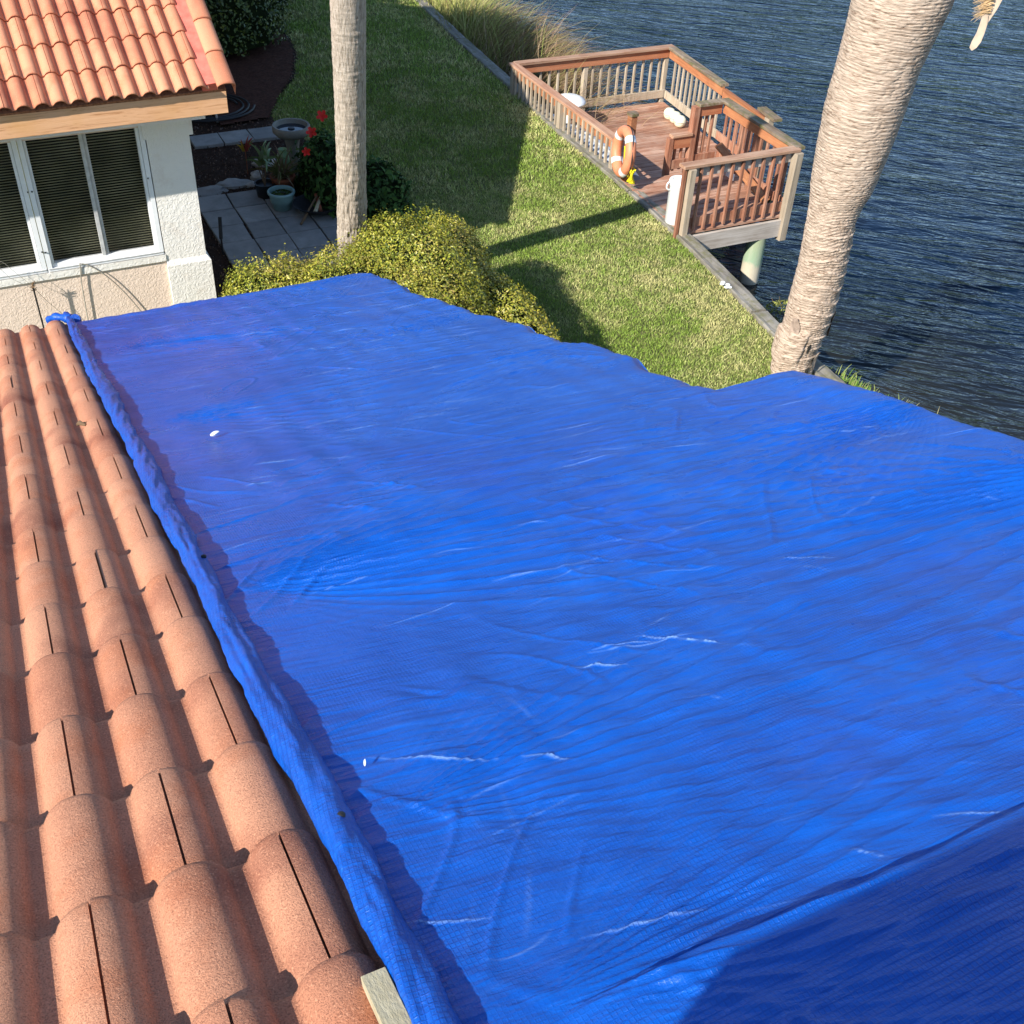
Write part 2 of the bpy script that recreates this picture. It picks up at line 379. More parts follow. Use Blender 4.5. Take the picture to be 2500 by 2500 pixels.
# wooded far bank added out of view to keep low sky off the water
V = []; F = []; n_ = 260
for i in range(n_):
    a = rad(-75) + rad(200) * i / (n_ - 1); Rr = 120 + 14 * float(vn(i * .11, 0, 3)); hh = 4 + 5 * float(fbm(i * .35, 2, 5, 3)) + 1.2 * random.random()
    for (dr, z) in ((0, -2.2), (1.5 * random.random(), hh * .35), (2 + 2.0 * random.random(), hh * .75), (5, hh), (16, hh * .9), (18, -2.2)): V.append(((Rr + dr) * math.sin(a) + 8, (Rr + dr) * math.cos(a), z))
for i in range(n_ - 1):
    for j in range(5): F.append((i * 6 + j, i * 6 + j + 1, i * 6 + j + 7, i * 6 + j + 6))
tag(MB().add(V, F).build('added_far_woods', simple('woods', (.035, .055, .018), .95, .1, .5, 1.2, .8, 3)), 'dark mass of trees added unseen on the far bank to block low sky reflections', 'woods', kind='stuff')

# mulch beds (flat sheets with a lumpy surface)
def patch(name, poly, mat, z, res=.06, amp=.012, seed=1):
    P = np.array(poly); x0, y0 = P.min(0); x1, y1 = P.max(0)
    nx, ny = int((x1 - x0) / res) + 1, int((y1 - y0) / res) + 1
    X, Y = np.meshgrid(np.linspace(x0, x1, nx), np.linspace(y0, y1, ny))
    def inside(X, Y):
        r = np.zeros(X.shape, bool); j = len(P) - 1
        for i in range(len(P)):
            xi, yi = P[i]; xj, yj = P[j]
            c = ((yi > Y) != (yj > Y)) & (X < (xj - xi) * (Y - yi) / (yj - yi + 1e-12) + xi); r ^= c; j = i
        return r
    Z = z + amp * fbm(X * 9, Y * 9, seed); idx = np.arange(nx * ny).reshape(ny, nx)
    Fq = np.stack([idx[:-1, :-1], idx[:-1, 1:], idx[1:, 1:], idx[1:, :-1]], -1).reshape(-1, 4)
    cx = (X[:-1, :-1] + X[1:, 1:]) / 2; cy = (Y[:-1, :-1] + Y[1:, 1:]) / 2
    Fq = Fq[inside(cx, cy).ravel()]
    o = np_mesh(name, np.stack([X, Y, Z], -1).reshape(-1, 3), Fq, mat, None, True); tag(o, kind='structure'); return inside
BED1 = [(1.0, 11.0), (3.2, 11.0), (4.6, 11.6), (4.75, 12.6), (4.6, 13.6), (4.5, 14.6), (4.35, 15.3), (4.1, 16.0), (4.13, 16.6), (4.5, 17.3), (4.92, 17.94), (5.31, 19.07), (5.45, 19.95), (5.5, 22), (5.5, 30), (1.0, 30)]
in1 = patch('mulch_bed', BED1, M_mulch, .012, .05, .03, 3)
BED2 = [(3.3, 16.2), (4.05, 16.3), (4.49, 17.25), (4.88, 17.94), (5.25, 19.07), (5.38, 19.95), (5.0, 22), (3.3, 22)]
patch('red_mulch_bed', BED2, M_mulchr, .046, .05, .03, 5)

# seawall
def ribbon(name, pts, prof, mat, label=None, cat=None, kind=None, parent=None, jitter=0):
    V = []; F = []; k = len(prof)
    for i, (x, y) in enumerate(pts):
        a = pts[max(i - 1, 0)]; b = pts[min(i + 1, len(pts) - 1)]; d = Vector((b[0] - a[0], b[1] - a[1])).normalized(); nx, ny = d.y, -d.x
        for (u, z) in prof:
            j = (random.random() - .5) * jitter; V.append((x + nx * (u + j), y + ny * (u + j), z + (random.random() - .5) * jitter))
    for i in range(len(pts) - 1):
        for j in range(k): F.append((i * k + j, (i + 1) * k + j, (i + 1) * k + (j + 1) % k, i * k + (j + 1) % k))
    F += [tuple(range(k)), tuple((len(pts) - 1) * k + j for j in range(k - 1, -1, -1))]
    o = MB().add(V, F, r=.3).build(name, mat, parent)
    if label: tag(o, label, cat)
    return o
ys = np.arange(2, 36, .22); fine = [(float(wallx(y)) + .0, float(y)) for y in ys]
swt = thing('seawall', 'weathered grey timber seawall edging the lawn along the pond', 'seawall', (7.5, 6, 0))
ribbon('wall_panel', fine, [(.03, -1.6), (.03, .0), (.115, .0), (.115, -1.6)], M_cap, parent=swt)
for k in range(9):
    a_, b_ = 2 + k * 3.4, 2 + k * 3.4 + 3.37
    seg = [(float(wallx(y)), float(y)) for y in np.arange(a_, b_, .14)]
    ribbon('cap_board', seg, [(-.03, .002), (-.03, .04), (-.015, .052), (.035, .046), (.10, .054), (.155, .05), (.165, .035), (.165, .002)], M_cap, parent=swt, jitter=.008)
seg = [(float(wallx(y)) + .22, float(y)) for y in np.arange(14.2, 34, .2)]
ribbon('outer_board', seg, [(0, -.35), (0, -.10), (.05, -.10), (.05, -.35)], M_cap, parent=swt)
# bird droppings splash on the cap
m = MB()
for k in range(5):
    m = MB(); a = k * 1.3; m.lathe((7.58 + .03 * math.cos(a) , 9.42 + .07 * math.sin(a), .056), [(.03, 0), (.028, .004), (.001, .005)], 10); m.build('white_stain', M_plastic, swt)

# ================================================================== ROOFS
PB, EX = .152, .3227
def tile_roof(name, parent, org, xdir, vdir, nrm, c0, c1, r0, r1, mat, phase, Hh=.037, nsu=24, flip=1, seed=5, ulim=9e9):
    """courses of two-barrel tiles. org crest point (c=0,r=0); xdir across, vdir up the slope, nrm up."""
    rs = random.Random(seed); org, xd, vd, nr = map(np.array, (org, xdir, vdir, nrm)); V = []; F = []; Rn = []; nv = 0
    vs = np.array([0, .006, .02, .08, .16, .24, EX * 1.0, EX * 1.12])
    dr = np.array([.012, .004, 0, 0, 0, 0, 0, 0])
    for r in range(r0, r1):
        for c in range(c0, c1):
            if (c + r + phase) % 2: continue
            g = .0022; um = min(2 * PB - g, ulim - c * PB)
            if um < .02: continue
            du = np.linspace(g, um, 2 * nsu)
            dd = np.abs(((du / PB + .5) % 1) - .5) * PB
            h = -Hh + Hh * np.clip(1 - (dd / .0585) ** 2.2, 0, 1) ** .7
            rr = rs.random() ** 1.5; j1 = rs.uniform(-.003, .003); j2 = rs.uniform(-.0025, .0025); tw = rs.uniform(-.006, .006)
            rows = []
            ew = .0035 * fbm(du * 30 + r * 7, du * 0 + c, seed)          # chipped lower edge
            for v, q in zip(vs, dr):
                z = h + .026 * (1 - v / EX) + j1 - q + tw * (du - PB)
                rows.append(org + np.outer(c * PB + du, xd) + np.outer(np.full_like(du, r * EX + v + j2) + ew * (v < .05) - .002, vd) + np.outer(z, nr))
            und = org + np.outer(c * PB + du, xd) + np.outer(np.full_like(du, r * EX + j2 + .004) + ew, vd) + np.outer(h + .026 - .024 + j1 + tw * (du - PB), nr)
            rows = [und] + rows; A = np.concatenate(rows); k = len(du); m = len(rows)
            idx = np.arange(m * k).reshape(m, k) + nv
            f = np.stack([idx[:-1, :-1], idx[:-1, 1:], idx[1:, 1:], idx[1:, :-1]], -1).reshape(-1, 4)
            if flip < 0: f = f[:, ::-1]
            V.append(A); F.append(f); Rn.append(np.full(len(A), rr)); nv += len(A)
            # side skirts at the joints
            for e in (0, k - 1):
                top = np.array([q[e] for q in rows[1:]]); bot = top - nr * .02
                A = np.concatenate([top, bot]); mm = len(top); i2 = np.arange(2 * mm).reshape(2, mm) + nv
                V.append(A); F.append(np.stack([i2[0, :-1], i2[0, 1:], i2[1, 1:], i2[1, :-1]], -1)); Rn.append(np.full(len(A), rr)); nv += len(A)
            if um < 2 * PB - .01: continue
            uu = np.linspace(2 * PB - .02, 2 * PB + .02, 3); hh = -.0165
            A = np.concatenate([org + np.outer(c * PB + uu, xd) + (r * EX + v) * vd + nr * (hh + .026 * (1 - v / EX)) for v in (0.004, EX * 1.1)])
            i2 = np.arange(6).reshape(2, 3) + nv; V.append(A); F.append(np.stack([i2[0, :-1], i2[0, 1:], i2[1, 1:], i2[1, :-1]], -1)); Rn.append(np.full(6, rr)); nv += 6
    V = np.concatenate(V); F = np.concatenate(F)
    return np_mesh(name, V, F, mat, parent, True, np.concatenate(Rn))
# --- near house under the tarp
TH = rad(20.1945); X1 = np.array([1., 0, 0]); V1 = np.array([0, -math.cos(TH), math.sin(TH)]); N1 = np.array([0, math.sin(TH), math.cos(TH)])
O1 = np.array([-.12848, 2.92899, 3.90183])
def P1(x, y, h=0):   # point on the near roof's crest plane
    return np.array([x, y, O1[2] + (O1[1] - y) * math.tan(TH)]) + N1 * h
near = thing('tile_roofed_house', 'near house with terracotta barrel tile roof sloping away from the viewer, half under blue tarp', 'house', (-1, 0, 0))
tile_roof('tile_roof', near, O1, X1, V1, N1, -14, 4, -13, 15, M_tile, 0, ulim=.395)
m = MB()
def slab(m, x0, x1, y0, y1, ht, hb):
    a = [P1(x0, y0, ht), P1(x1, y0, ht), P1(x1, y1, ht), P1(x0, y1, ht)]; b = [P1(x0, y0, hb), P1(x1, y0, hb), P1(x1, y1, hb), P1(x0, y1, hb)]
    m.add([*b, *a], [(3, 2, 1, 0), (4, 5, 6, 7), (0, 1, 5, 4), (1, 2, 6, 5), (2, 3, 7, 6), (3, 0, 4, 7)])
slab(m, -2.3, 2.16, -1.6, 6.70, -.075, -.16); slab(m, 2.163, 2.5, -1.6, 2.66, -.075, -.16)
m.build('roof_deck', M_edge, near)
m = MB(); m.box((-2.1, -6, 0), (1.9, 6.35, 2.42)); m.box((-2.1, -6, 2.42), (1.9, 1.4, 4.0)); m.box((1.903, -6, 0), (2.3, 2.3, 3.9)); m.build('wall', M_pink, near)
m = MB(); a = P1(0, 6.78); m.box((-2.3, 6.72, 2.18), (2.14, 6.76, 2.40)); m.build('fascia', M_fascia, near)
# chimney added unseen behind the viewer to throw shade on the tarp's lower right
ch = thing('shade_block', 'stucco chimney added unseen behind the viewer to shade the tarp', 'shade_block', (.4, -.35, 4.9))
m = MB(); m.box((-.65, -.9, 4.4), (.45, -.04, 5.70)); m.build('stack', M_pink, ch)  # body of the added shade block
m = MB(); m.box((-.655, -.905, 5.70), (.455, -.035, 5.78)); m.build('shade_block_top', M_conc, ch)

# --- courtyard wing (far left)
wy = rad(.81); X2 = np.array([math.cos(wy), math.sin(wy), 0]); B2 = rad(30.373)
F2 = np.array([-math.sin(wy), math.cos(wy), 0]); V2 = F2 * math.cos(B2) + np.array([0, 0, math.sin(B2)]); N2 = -F2 * math.sin(B2) + np.array([0, 0, math.cos(B2)])
O2 = np.array([2.03822, 10.37005, 2.60585])
wing = thing('tile_roofed_house', 'cream and pink stucco house with orange tile roof and blinds in its window', 'house', (0, 11, 0))
# lattice points measured are the valleys at the eave line
tile_roof('tile_roof', wing, O2 + N2 * .045 - X2 * PB * .5 - V2 * 0, X2, V2, N2, -30, 1, 0, 20, M_tile2, 1, flip=1, seed=9, ulim=PB * .53, Hh=.047)
def P2(a, v, h=0): return O2 + X2 * a + V2 * v + N2 * h
m = MB()
A = [P2(-5, .03, -.05), P2(.17, .03, -.05), P2(.17, 6.6, -.05), P2(-5, 6.6, -.05)]; Bq = [q - N2 * .05 for q in A]
m.add([*Bq, *A], [(3, 2, 1, 0), (4, 5, 6, 7), (0, 1, 5, 4), (1, 2, 6, 5), (2, 3, 7, 6), (3, 0, 4, 7)])
# back slope
top = P2(0, 6.6, -.05); back = top + F2 * 5.7 - np.array([0, 0, 3.3])
A = [P2(.17, 6.6, -.04), P2(-5, 6.6, -.04), P2(-5, 6.6, -.04) + F2 * 5.7 - np.array([0, 0, 3.3]), P2(.17, 6.6, -.04) + F2 * 5.7 - np.array([0, 0, 3.3])]
Bq = [q - np.array([0, 0, .06]) for q in A]
m.add([*Bq, *A], [(3, 2, 1, 0), (4, 5, 6, 7), (0, 1, 5, 4), (1, 2, 6, 5), (2, 3, 7, 6), (3, 0, 4, 7)])
m.build('roof_deck', M_edge, wing)
# mortar strip and rake tiles
m = MB(); A = [P2(-.045, .03, .03), P2(.09, .03, .045), P2(.09, 6.6, .045), P2(-.045, 6.6, .03)]; Bq = [q - N2 * .09 for q in A]
m.add([*Bq, *A], [(3, 2, 1, 0), (4, 5, 6, 7), (0, 1, 5, 4), (1, 2, 6, 5), (2, 3, 7, 6), (3, 0, 4, 7)]); m.build('mortar_strip', M_mortar, wing)
V = []; F = []; Rn = []; nv = 0
for k in range(17):
    v0 = -.035 + k * .385; rows = []
    for iv, (v, dz) in enumerate([(0.004, -.022), (0, -.003), (.02, 0), (.2, 0), (.42, 0)]):
        prof = []
        for t in np.linspace(-.12 * PI, 1.0 * PI, 18):
            u = .165 - .085 * math.cos(PI - t) if False else .155 + .085 * math.cos(PI - t); z = .035 + .05 * math.sin(t)
            prof.append((u, z))
        prof += [(.240, -.02), (.240, -.08)] if iv else [(.236, -.02), (.236, -.08)]
        lift = .022 * (1 - v / .385)
        rows.append(np.array([P2(u, v0 + v, z + lift + (dz if i < 18 else 0)) for i, (u, z) in enumerate(prof)]))
    A = np.concatenate(rows); kk = len(prof); idx = np.arange(len(A)).reshape(-1, kk) + nv
    f = np.stack([idx[:-1, :-1], idx[:-1, 1:], idx[1:, 1:], idx[1:, :-1]], -1).reshape(-1, 4)
    V.append(A); F.append(f); Rn.append(np.full(len(A), random.random())); nv += len(A)
np_mesh('rake_tile', np.concatenate(V), np.concatenate(F), M_tile2, wing, True, np.concatenate(Rn))
# fascia
m = MB(); a = O2 + X2 * .17 + F2 * .075; b = O2 - X2 * 5 + F2 * .075
m.bar((a[0], a[1] + .02, 2.462), (b[0], b[1] + .02, 2.462), .06, .22, ch=.05); m.build('fascia', M_fascia, wing)
m = MB(); a1 = P2(.15, .10, -.18); b1_ = P2(.15, 6.6, -.18); m.bar(a1, b1_, .04, .2, up=tuple(N2)); m.build('rake_board', M_fascia, wing)
m = MB(); m.box((-3, 10.5, 2.30), (2.0, 11.0, 2.345)); m.build('soffit', M_cream, wing)
# walls
WY = 11.0
m = MB()
m.box((-3, WY, -.05), (1.50, WY + .2, .74)); m.box((-3, WY + .003, 2.10), (1.50, WY + .2, 2.30))
m.box((1.50, WY + .2, 0), (1.7, 20.5, 2.3)); m.build('wall', M_pink, wing)
m = MB(); m.box((1.50, WY - .01, .64), (1.915, WY + .42, 2.10)); m.box((1.50, WY - .035, -.05), (1.955, WY + .45, .64))
m.add([(1.50, WY - .035, .64), (1.955, WY - .035, .64), (1.955, WY + .45, .64), (1.50, WY + .45, .64), (1.50, WY - .008, .70), (1.918, WY - .008, .70), (1.918, WY + .425, .70), (1.50, WY + .425, .70)], [(0, 1, 5, 4), (1, 2, 6, 5), (2, 3, 7, 6), (3, 0, 4, 7), (4, 5, 6, 7)])
m.box((1.47, WY - .04, 1.99), (1.95, WY + .45, 2.30)); m.build('corner_pillar', M_cream, wing)
m = MB(); m.box((-3, WY - .022, .70), (1.50, WY + .05, .768)); m.build('sill_band', M_cream, wing)
# windows: two openings, each with a sliding pair
def window(x0, x1, mull):
    z0, z1, y = .77, 2.18, WY
    fr = MB(); fr.box((x0, y - .012, z0), (x0 + .045, y + .09, z1)); fr.box((x1 - .045, y - .012, z0), (x1, y + .09, z1)); fr.box((x0 + .045, y - .012, z0), (x1 - .045, y + .09, z0 + .04)); fr.box((x0 + .045, y - .012, z1 - .04), (x1 - .045, y + .09, z1))
    fr.box((x0 + .048, y + .01, z0 + .043), (x0 + .075, y + .085, z1 - .043)); fr.box((x1 - .075, y + .01, z0 + .043), (x1 - .048, y + .085, z1 - .043)); fr.box((x0 + .075, y + .012, z0 + .043), (x1 - .075, y + .085, z0 + .075))
    wn = fr.build('window', M_white, wing)
    fr2 = MB()
    for q in (-.004, .022): fr2.box((x0 + .01, y - .02, z0 + .008 + q), (x1 - .01, y - .013, z0 + .016 + q))
    fr2.build('track', M_grey_fr, wn)
    mm = MB(); mm.box((mull - .034, y + .02, z0 + .076), (mull + .0, y + .075, z1 - .04)); mm.box((mull + .003, y + .035, z0 + .076), (mull + .034, y + .078, z1 - .04)); mm.build('mullion', M_grey_fr, wn)
    for a, b in ((x0 + .075, mull - .034), (mull + .034, x1 - .075)):
        MB().add([(a, y + .06, z0 + .07), (b, y + .06, z0 + .07), (b, y + .06, z1 - .04), (a, y + .06, z1 - .04)], [(0, 1, 2, 3)]).build('pane', M_glass, wn)
    b = MB(); z = z0 + .05; 
    while z < z1:
        dy = .006 * math.sin(z * 9 + x0)
        b.add([(x0 + .06, y + .118 + dy, z + .006), (x1 - .06, y + .118 + dy, z + .006), (x1 - .06, y + .134 + dy, z - .011), (x0 + .06, y + .134 + dy, z - .011)], [(0, 1, 2, 3)], r=random.random()); z += .027
    b.build('blind', M_blind, wn)
    MB().box((x0 + .02, y + .17, z0), (x1 - .02, y + .19, z1)).build('unlit_room_panel', M_dark, wn)  # near-black panel stands in for the unlit room behind the blind
window(.345, 1.49, .925); window(-.86, .338, -.27); window(-2.1, -.90, -1.5)
for x, z in ((.335, 1.62), (.372, 1.62), (1.455, 1.60), (.36, .99), (.33, 1.0)): m = MB(); m.lathe((x, WY - .018, z), [(.007, -.006), (.007, .006)], 8); m.build('fastener', M_black, wing)

# ================================================================== TARP
def tarp_edge(y):
    e = 2.245 + .02 * np.sin(y * 3.1) + .014 * np.sin(y * 7.3 + 1) - .03 * ss(4.4, 4.9, y) * (1 - ss(5.2, 5.9, y))
    e = e + .065 * np.exp(-((y - 3.45) / .28) ** 2)
    e2 = 2.60 + .02 * np.sin(y * 2.4)
    t = 1 - ss(2.67, 2.715, y)
    return e * (1 - t) + e2 * t
def inv_br(px, py):   # photo pixel (0..1932) -> x, y on the near roof plane (used to lay out the creases in metres)
    k = 2500 / 1932; v = Vector(((px * k - 1250) / 2700, (1250 - py * k) / 2700, 1)); d = R0 * v.x + U0 * v.y + dv * v.z
    nn = Vector(N1); t = (Vector(O1) - Vector((0, 0, CAM_Z))).dot(nn) / d.dot(nn); q = Vector((0, 0, CAM_Z)) + d * t; return q.x, q.y
CREASES = [((1200, 1213, 1290, 1216, 1440, 1235), 1), ((480, 881, 520, 876, 560, 872), 1), ((1080, 1270, 1130, 1264, 1180, 1268), .9), ((945, 1325, 985, 1345, 1020, 1378), .7),
 ((700, 1443, 830, 1450, 940, 1448), .6), ((990, 1444, 1040, 1436, 1090, 1448), .7), ((1240, 1220, 1180, 1222, 1120, 1240), .5), ((600, 872, 640, 868, 680, 870), .4), ((455, 925, 490, 918, 520, 914), .6),
 ((1450, 1065, 1540, 1066, 1580, 1062), .5), ((1500, 1080, 1560, 1082, 1600, 1100), .5), ((700, 1760, 830, 1762, 930, 1748), .5), ((1000, 1640, 1005, 1730, 992, 1790), .6), ((1590, 1622, 1630, 1628, 1680, 1640), .5),
 ((1760, 1560, 1860, 1540, 1932, 1560), .5), ((300, 860, 360, 850, 420, 846), .3), ((1090, 865, 1150, 858, 1210, 850), .4), ((1290, 1330, 1330, 1322, 1380, 1334), .3), ((560, 668, 600, 664, 640, 660), .5),
 ((740, 800, 800, 790, 870, 782), .3), ((420, 640, 500, 630, 560, 628), .3), ((780, 712, 830, 716, 880, 706), .4), ((940, 1470, 960, 1560, 1010, 1640), .35), ((870, 1500, 900, 1600, 990, 1640), .3), ((1100, 1790, 1220, 1760, 1330, 1730), .5), ((900, 1690, 890, 1760, 880, 1830), .3)]
def tarp_height(X, Y, full=True):
    Z = np.full(X.shape, .012)
    dist = 1 - ss(.3, .9, X)
    # pulls fanning out from fixing points along the rolled edge
    fans = [(.31, 2.1, 1.9, -.06), (2.7, 1.35, 1.9, PI - .05), (.31, 5.6, .8, -.2), (.31, 3.9, .9, -.15), (.31, 1.05, .7, .1), (2.62, 2.1, .9, PI + .1), (2.62, .7, 1.0, PI), (2.24, 6.68, .9, PI + .55), (2.3, 4.8, .7, PI + .2), (2.26, 3.7, .7, PI + .25), (.35, .58, .8, 0.05)]
    for i, (fx, fy, am, a0) in enumerate(fans):
        dx, dy = X - fx, Y - fy; r = np.hypot(dx, dy) + .04; an = np.arctan2(dy, dx) - a0; an = (an + PI) % (2 * PI) - PI
        wgt = np.exp(-(an / .55) ** 2) * np.exp(-(r / 1.25) ** 2) * ss(.0, .35, r)
        f = 62 + 17 * (i % 3); t = an * f * (r + .6) ** .35 + vn(r * .9, an * 2.5, i) * 7
        rid = 1 - np.abs(2 * ((t / (2 * PI)) % 1) - 1); rid = rid ** 2.4
        Z += am * .0085 * wgt * (rid - .35) * (.5 + vn(t * .16, r * 1.5, 30 + i))
    # long wrinkles running across the slope
    a = rad(-9) + .18 * (fbm(X * .5, Y * .5, 77, 2) - .5) * 2
    U = X * math.cos(rad(-9)) + Y * math.sin(rad(-9)); W = -X * np.sin(a) + Y * np.cos(a)
    n1 = fbm(U * .75, W * 9.5, 3, 4); n2 = fbm(U * 2.2, W * 34, 9, 3); n3 = fbm(U * .8 + W * .5, W * 2.5 - U * .5, 15, 3)
    Z += .014 * (n3 - .5) + .010 * np.abs(n1 - .5) * 2 * ss(.35, .75, n3) + (.0012 + .0050 * ss(.50, .72, fbm(X * .9 + 7, Y * 1.5, 83, 2))) * np.abs(n2 - .5) * 2
    n4 = fbm(X * 9 + 3, Y * 9, 41, 3); Z += .0035 * ss(.5, .8, fbm(X * 1.4, Y * 1.4, 55, 2)) * n4
    # crumple of short random facets
    for s_, an_ in ((1, .9), (2, 2.2), (3, .2)):
        uu = X * math.cos(an_) + Y * math.sin(an_); ww = -X * math.sin(an_) + Y * math.cos(an_)
        q = vn(uu * 3.2, ww * 10, 60 + s_); msk = ss(.55, .8, vn(X * 2.4, Y * 2.4, 90 + s_)); Z += .0045 * msk * (1 - np.clip(np.abs(q - .5) * 9, 0, 1))
    # tile barrels telegraphing through
    Z += .0016 * np.cos(2 * PI * (X - O1[0]) / PB) * ss(.35, .7, fbm(X * 1.3, Y * .9, 23, 2))
    # step over the raised course near the viewer: sheet pulled up over it
    st = .545 + .012 * np.sin(X * 5) + .01 * (vn(X * 4, X * 0, 5) - .5)
    Z += .030 * ss(.36, .60, X) * (1 - ss(-.014, .014, Y - st)) + .03 * (1 - ss(-.02, .03, Y - (.47 + (X - .7) * .03))) * ss(.7, 1.0, X) * .6
    Z += (.006 * np.abs(fbm(X * 1.2, Y * 26, 71, 3) - .5) * 2) * (1 - ss(.5, .62, Y))
    Z += .010 * np.exp(-((Y - 6.52 - .05 * np.sin(X * 1.7)) / .035) ** 2) * ss(.3, .6, X)
    # sag just inside the roll, hump by the right bay
    Z += .03 * np.exp(-((X - 2.52) / .13) ** 2 - ((Y - 2.35) / .40) ** 2)
    return Z
def build_tarp():
    tp = thing('blue_tarp', 'bright blue plastic tarp stretched over the right half of the near tiled roof', 'tarp', (1, 3, 3.9))
    ny = 1100; yy = np.unique(np.concatenate([np.linspace(-.02, 6.96, ny) ** 1.0, np.linspace(-.02, 2.6, 900), np.linspace(2.63, 2.82, 70)])); nx = 380
    s = np.linspace(0, 1, nx); Y, S = np.meshgrid(yy, s, indexing='ij')
    xl = .262 + .06 * ss(6.78, 6.97, Y) ** 2 + .006 * np.sin(Y * 9); X = xl + (tarp_edge(Y) - xl) * S
    ye = 6.93 + .03 * np.sin(X * 2.3 + .5) - .07 * ss(1.9, 2.3, X); Y = np.where(Y > 6.5, 6.5 + (Y - 6.5) * (ye - 6.5) / .46, Y)
    Z = tarp_height(X, Y)
    # crease ridges; mask paints in sun glints along with stress whitening
    mask = np.zeros_like(X)
    def crease(pts, wgt, w=.0032):
        nonlocal Z, mask
        for (ax, ay), (bx, by) in zip(pts[:-1], pts[1:]):
            L = math.hypot(bx - ax, by - ay); 
            m = (X > min(ax, bx) - .05) & (X < max(ax, bx) + .05) & (Y > min(ay, by) - .05) & (Y < max(ay, by) + .05)
            if not m.any(): continue
            t = np.clip(((X[m] - ax) * (bx - ax) + (Y[m] - ay) * (by - ay)) / L ** 2, 0, 1); d = np.hypot(X[m] - ax - t * (bx - ax), Y[m] - ay - t * (by - ay))
            k = np.exp(-(d / w) ** 2); k = k; Z[m] += .0035 * wgt * k; mask[m] = np.maximum(mask[m], wgt * np.exp(-(d / (w * .8)) ** 2))
    for p, wg in CREASES:
        q = [inv_br(p[i], p[i + 1]) for i in (0, 2, 4)]; P = []
        for t in np.linspace(0, 1, 14):
            a = np.array(q[0]) * (1 - t) ** 2 + 2 * np.array(q[1]) * t * (1 - t) + np.array(q[2]) * t * t; P.append((a[0] + random.uniform(-.001, .001), a[1] + random.uniform(-.001, .001)))
        for i in range(13): crease(P[i:i + 2], wg * math.sin(PI * (i + .8) / 14.2) * (1 if abs(P[i][1] - P[i + 1][1]) < abs(P[i][0] - P[i + 1][0]) else .15), (.0019 + .0004 * P[i][1]) if abs(P[i][1] - P[i + 1][1]) < abs(P[i][0] - P[i + 1][0]) else .0045)
    rs = random.Random(5)
    for k in range(420):
        x, y = rs.uniform(.4, 2.5), 6.7 * rs.random() ** .8 + .1; a = rs.gauss(-.10, .16); L = rs.uniform(.03, .16); cv = rs.gauss(0, .12); P = []
        for t in np.linspace(-1, 1, 7): P.append((x + L * t * math.cos(a + cv * t), y + L * t * math.sin(a + cv * t)))
        wg = rs.random() ** 3 * .45 + .04
        for i in range(6): crease(P[i:i + 2], wg * math.sin(PI * (i + .7) / 6.4), .0017 + .0005 * y + (.0024 if abs(P[i][1] - P[i + 1][1]) > abs(P[i][0] - P[i + 1][0]) else 0))
    # drape over the far eave and the right-hand edges
    Z -= .22 * ss(6.62, 7.02, Y) ** 1.6
    edge = (1 - S) * (tarp_edge(Y) - xl); Z -= .03 * (1 - ss(0, .075, edge)) ** 2; Z += .012 * np.sin(Y * 2 * PI / EX) * (1 - ss(0, .10, edge)) * (Y > 2.8)
    cr = np.hypot(np.clip(.50 - X, 0, 1), np.clip(Y - 6.72, 0, 1)); Z -= .25 * ss(.16, .30, cr) * ss(6.70, 6.86, Y) 
    Pt = O1 + np.stack([X - O1[0], Y - O1[1], (O1[1] - Y) * math.tan(TH)], -1) + Z[..., None] * N1
    a, b = X.shape
    # skirt rows: far eave (last row) and right edge (last column)
    idx = np.arange(a * b).reshape(a, b); F = np.stack([idx[:-1, :-1], idx[:-1, 1:], idx[1:, 1:], idx[1:, :-1]], -1).reshape(-1, 4)
    Vv = [Pt.reshape(-1, 3)]; nv = a * b; Fs = [F]; R_ = [mask.ravel()]
    loop = np.concatenate([idx[:, -1], idx[-1, ::-1]]); base = Pt.reshape(-1, 3)[loop]
    prev = loop
    d = np.gradient(base, axis=0); outv = np.stack([d[:, 1], -d[:, 0], 0 * d[:, 0]], 1); outv /= np.linalg.norm(outv, axis=1)[:, None] + 1e-9
    for k, (o_, dz) in enumerate([(.012, -.02), (.016, -.07), (.010 , -.15), (.0, -.22)]):
        wv = .01 * np.sin(np.arange(len(loop)) * .05 + k)
        A = base + outv * (o_ + wv[:, None] * (k > 1)) + np.array([0, 0, dz]); ii = np.arange(len(loop)) + nv
        Fs.append(np.stack([prev[:-1], ii[:-1], ii[1:], prev[1:]], -1)[:, ::-1]); prev = ii; Vv.append(A); nv += len(A); R_.append(np.zeros(len(A)))
    np_mesh('sheet', np.concatenate(Vv), np.concatenate(Fs)[:, ::-1], M_tarp, tp, True, np.concatenate(R_))
    # rolled hem fixed along the tiles
    n = 1500; yy = np.linspace(-.3, 6.98, n); k = 40; th = np.linspace(0, 2 * PI, k, endpoint=False)
    Yg, T = np.meshgrid(yy, th, indexing='ij')
    cx = .259 + .003 * np.sin(Yg * 2.1) + .003 * np.sin(Yg * 5.7 + 1); cz = .025 + .003 * np.sin(Yg * 3.3)
    rx = .021 + .003 * np.sin(Yg * 4.1 + 2) + .004 * ss(2, 5, Yg) - .008 * ss(5, 6.5, Yg) + .002 * (1 - ss(.3, 1.6, Yg)); rz = .018 + .004 * np.sin(Yg * 6.3)
    tw = T + Yg * 2.4 + 1.3 * np.sin(Yg * 1.7)
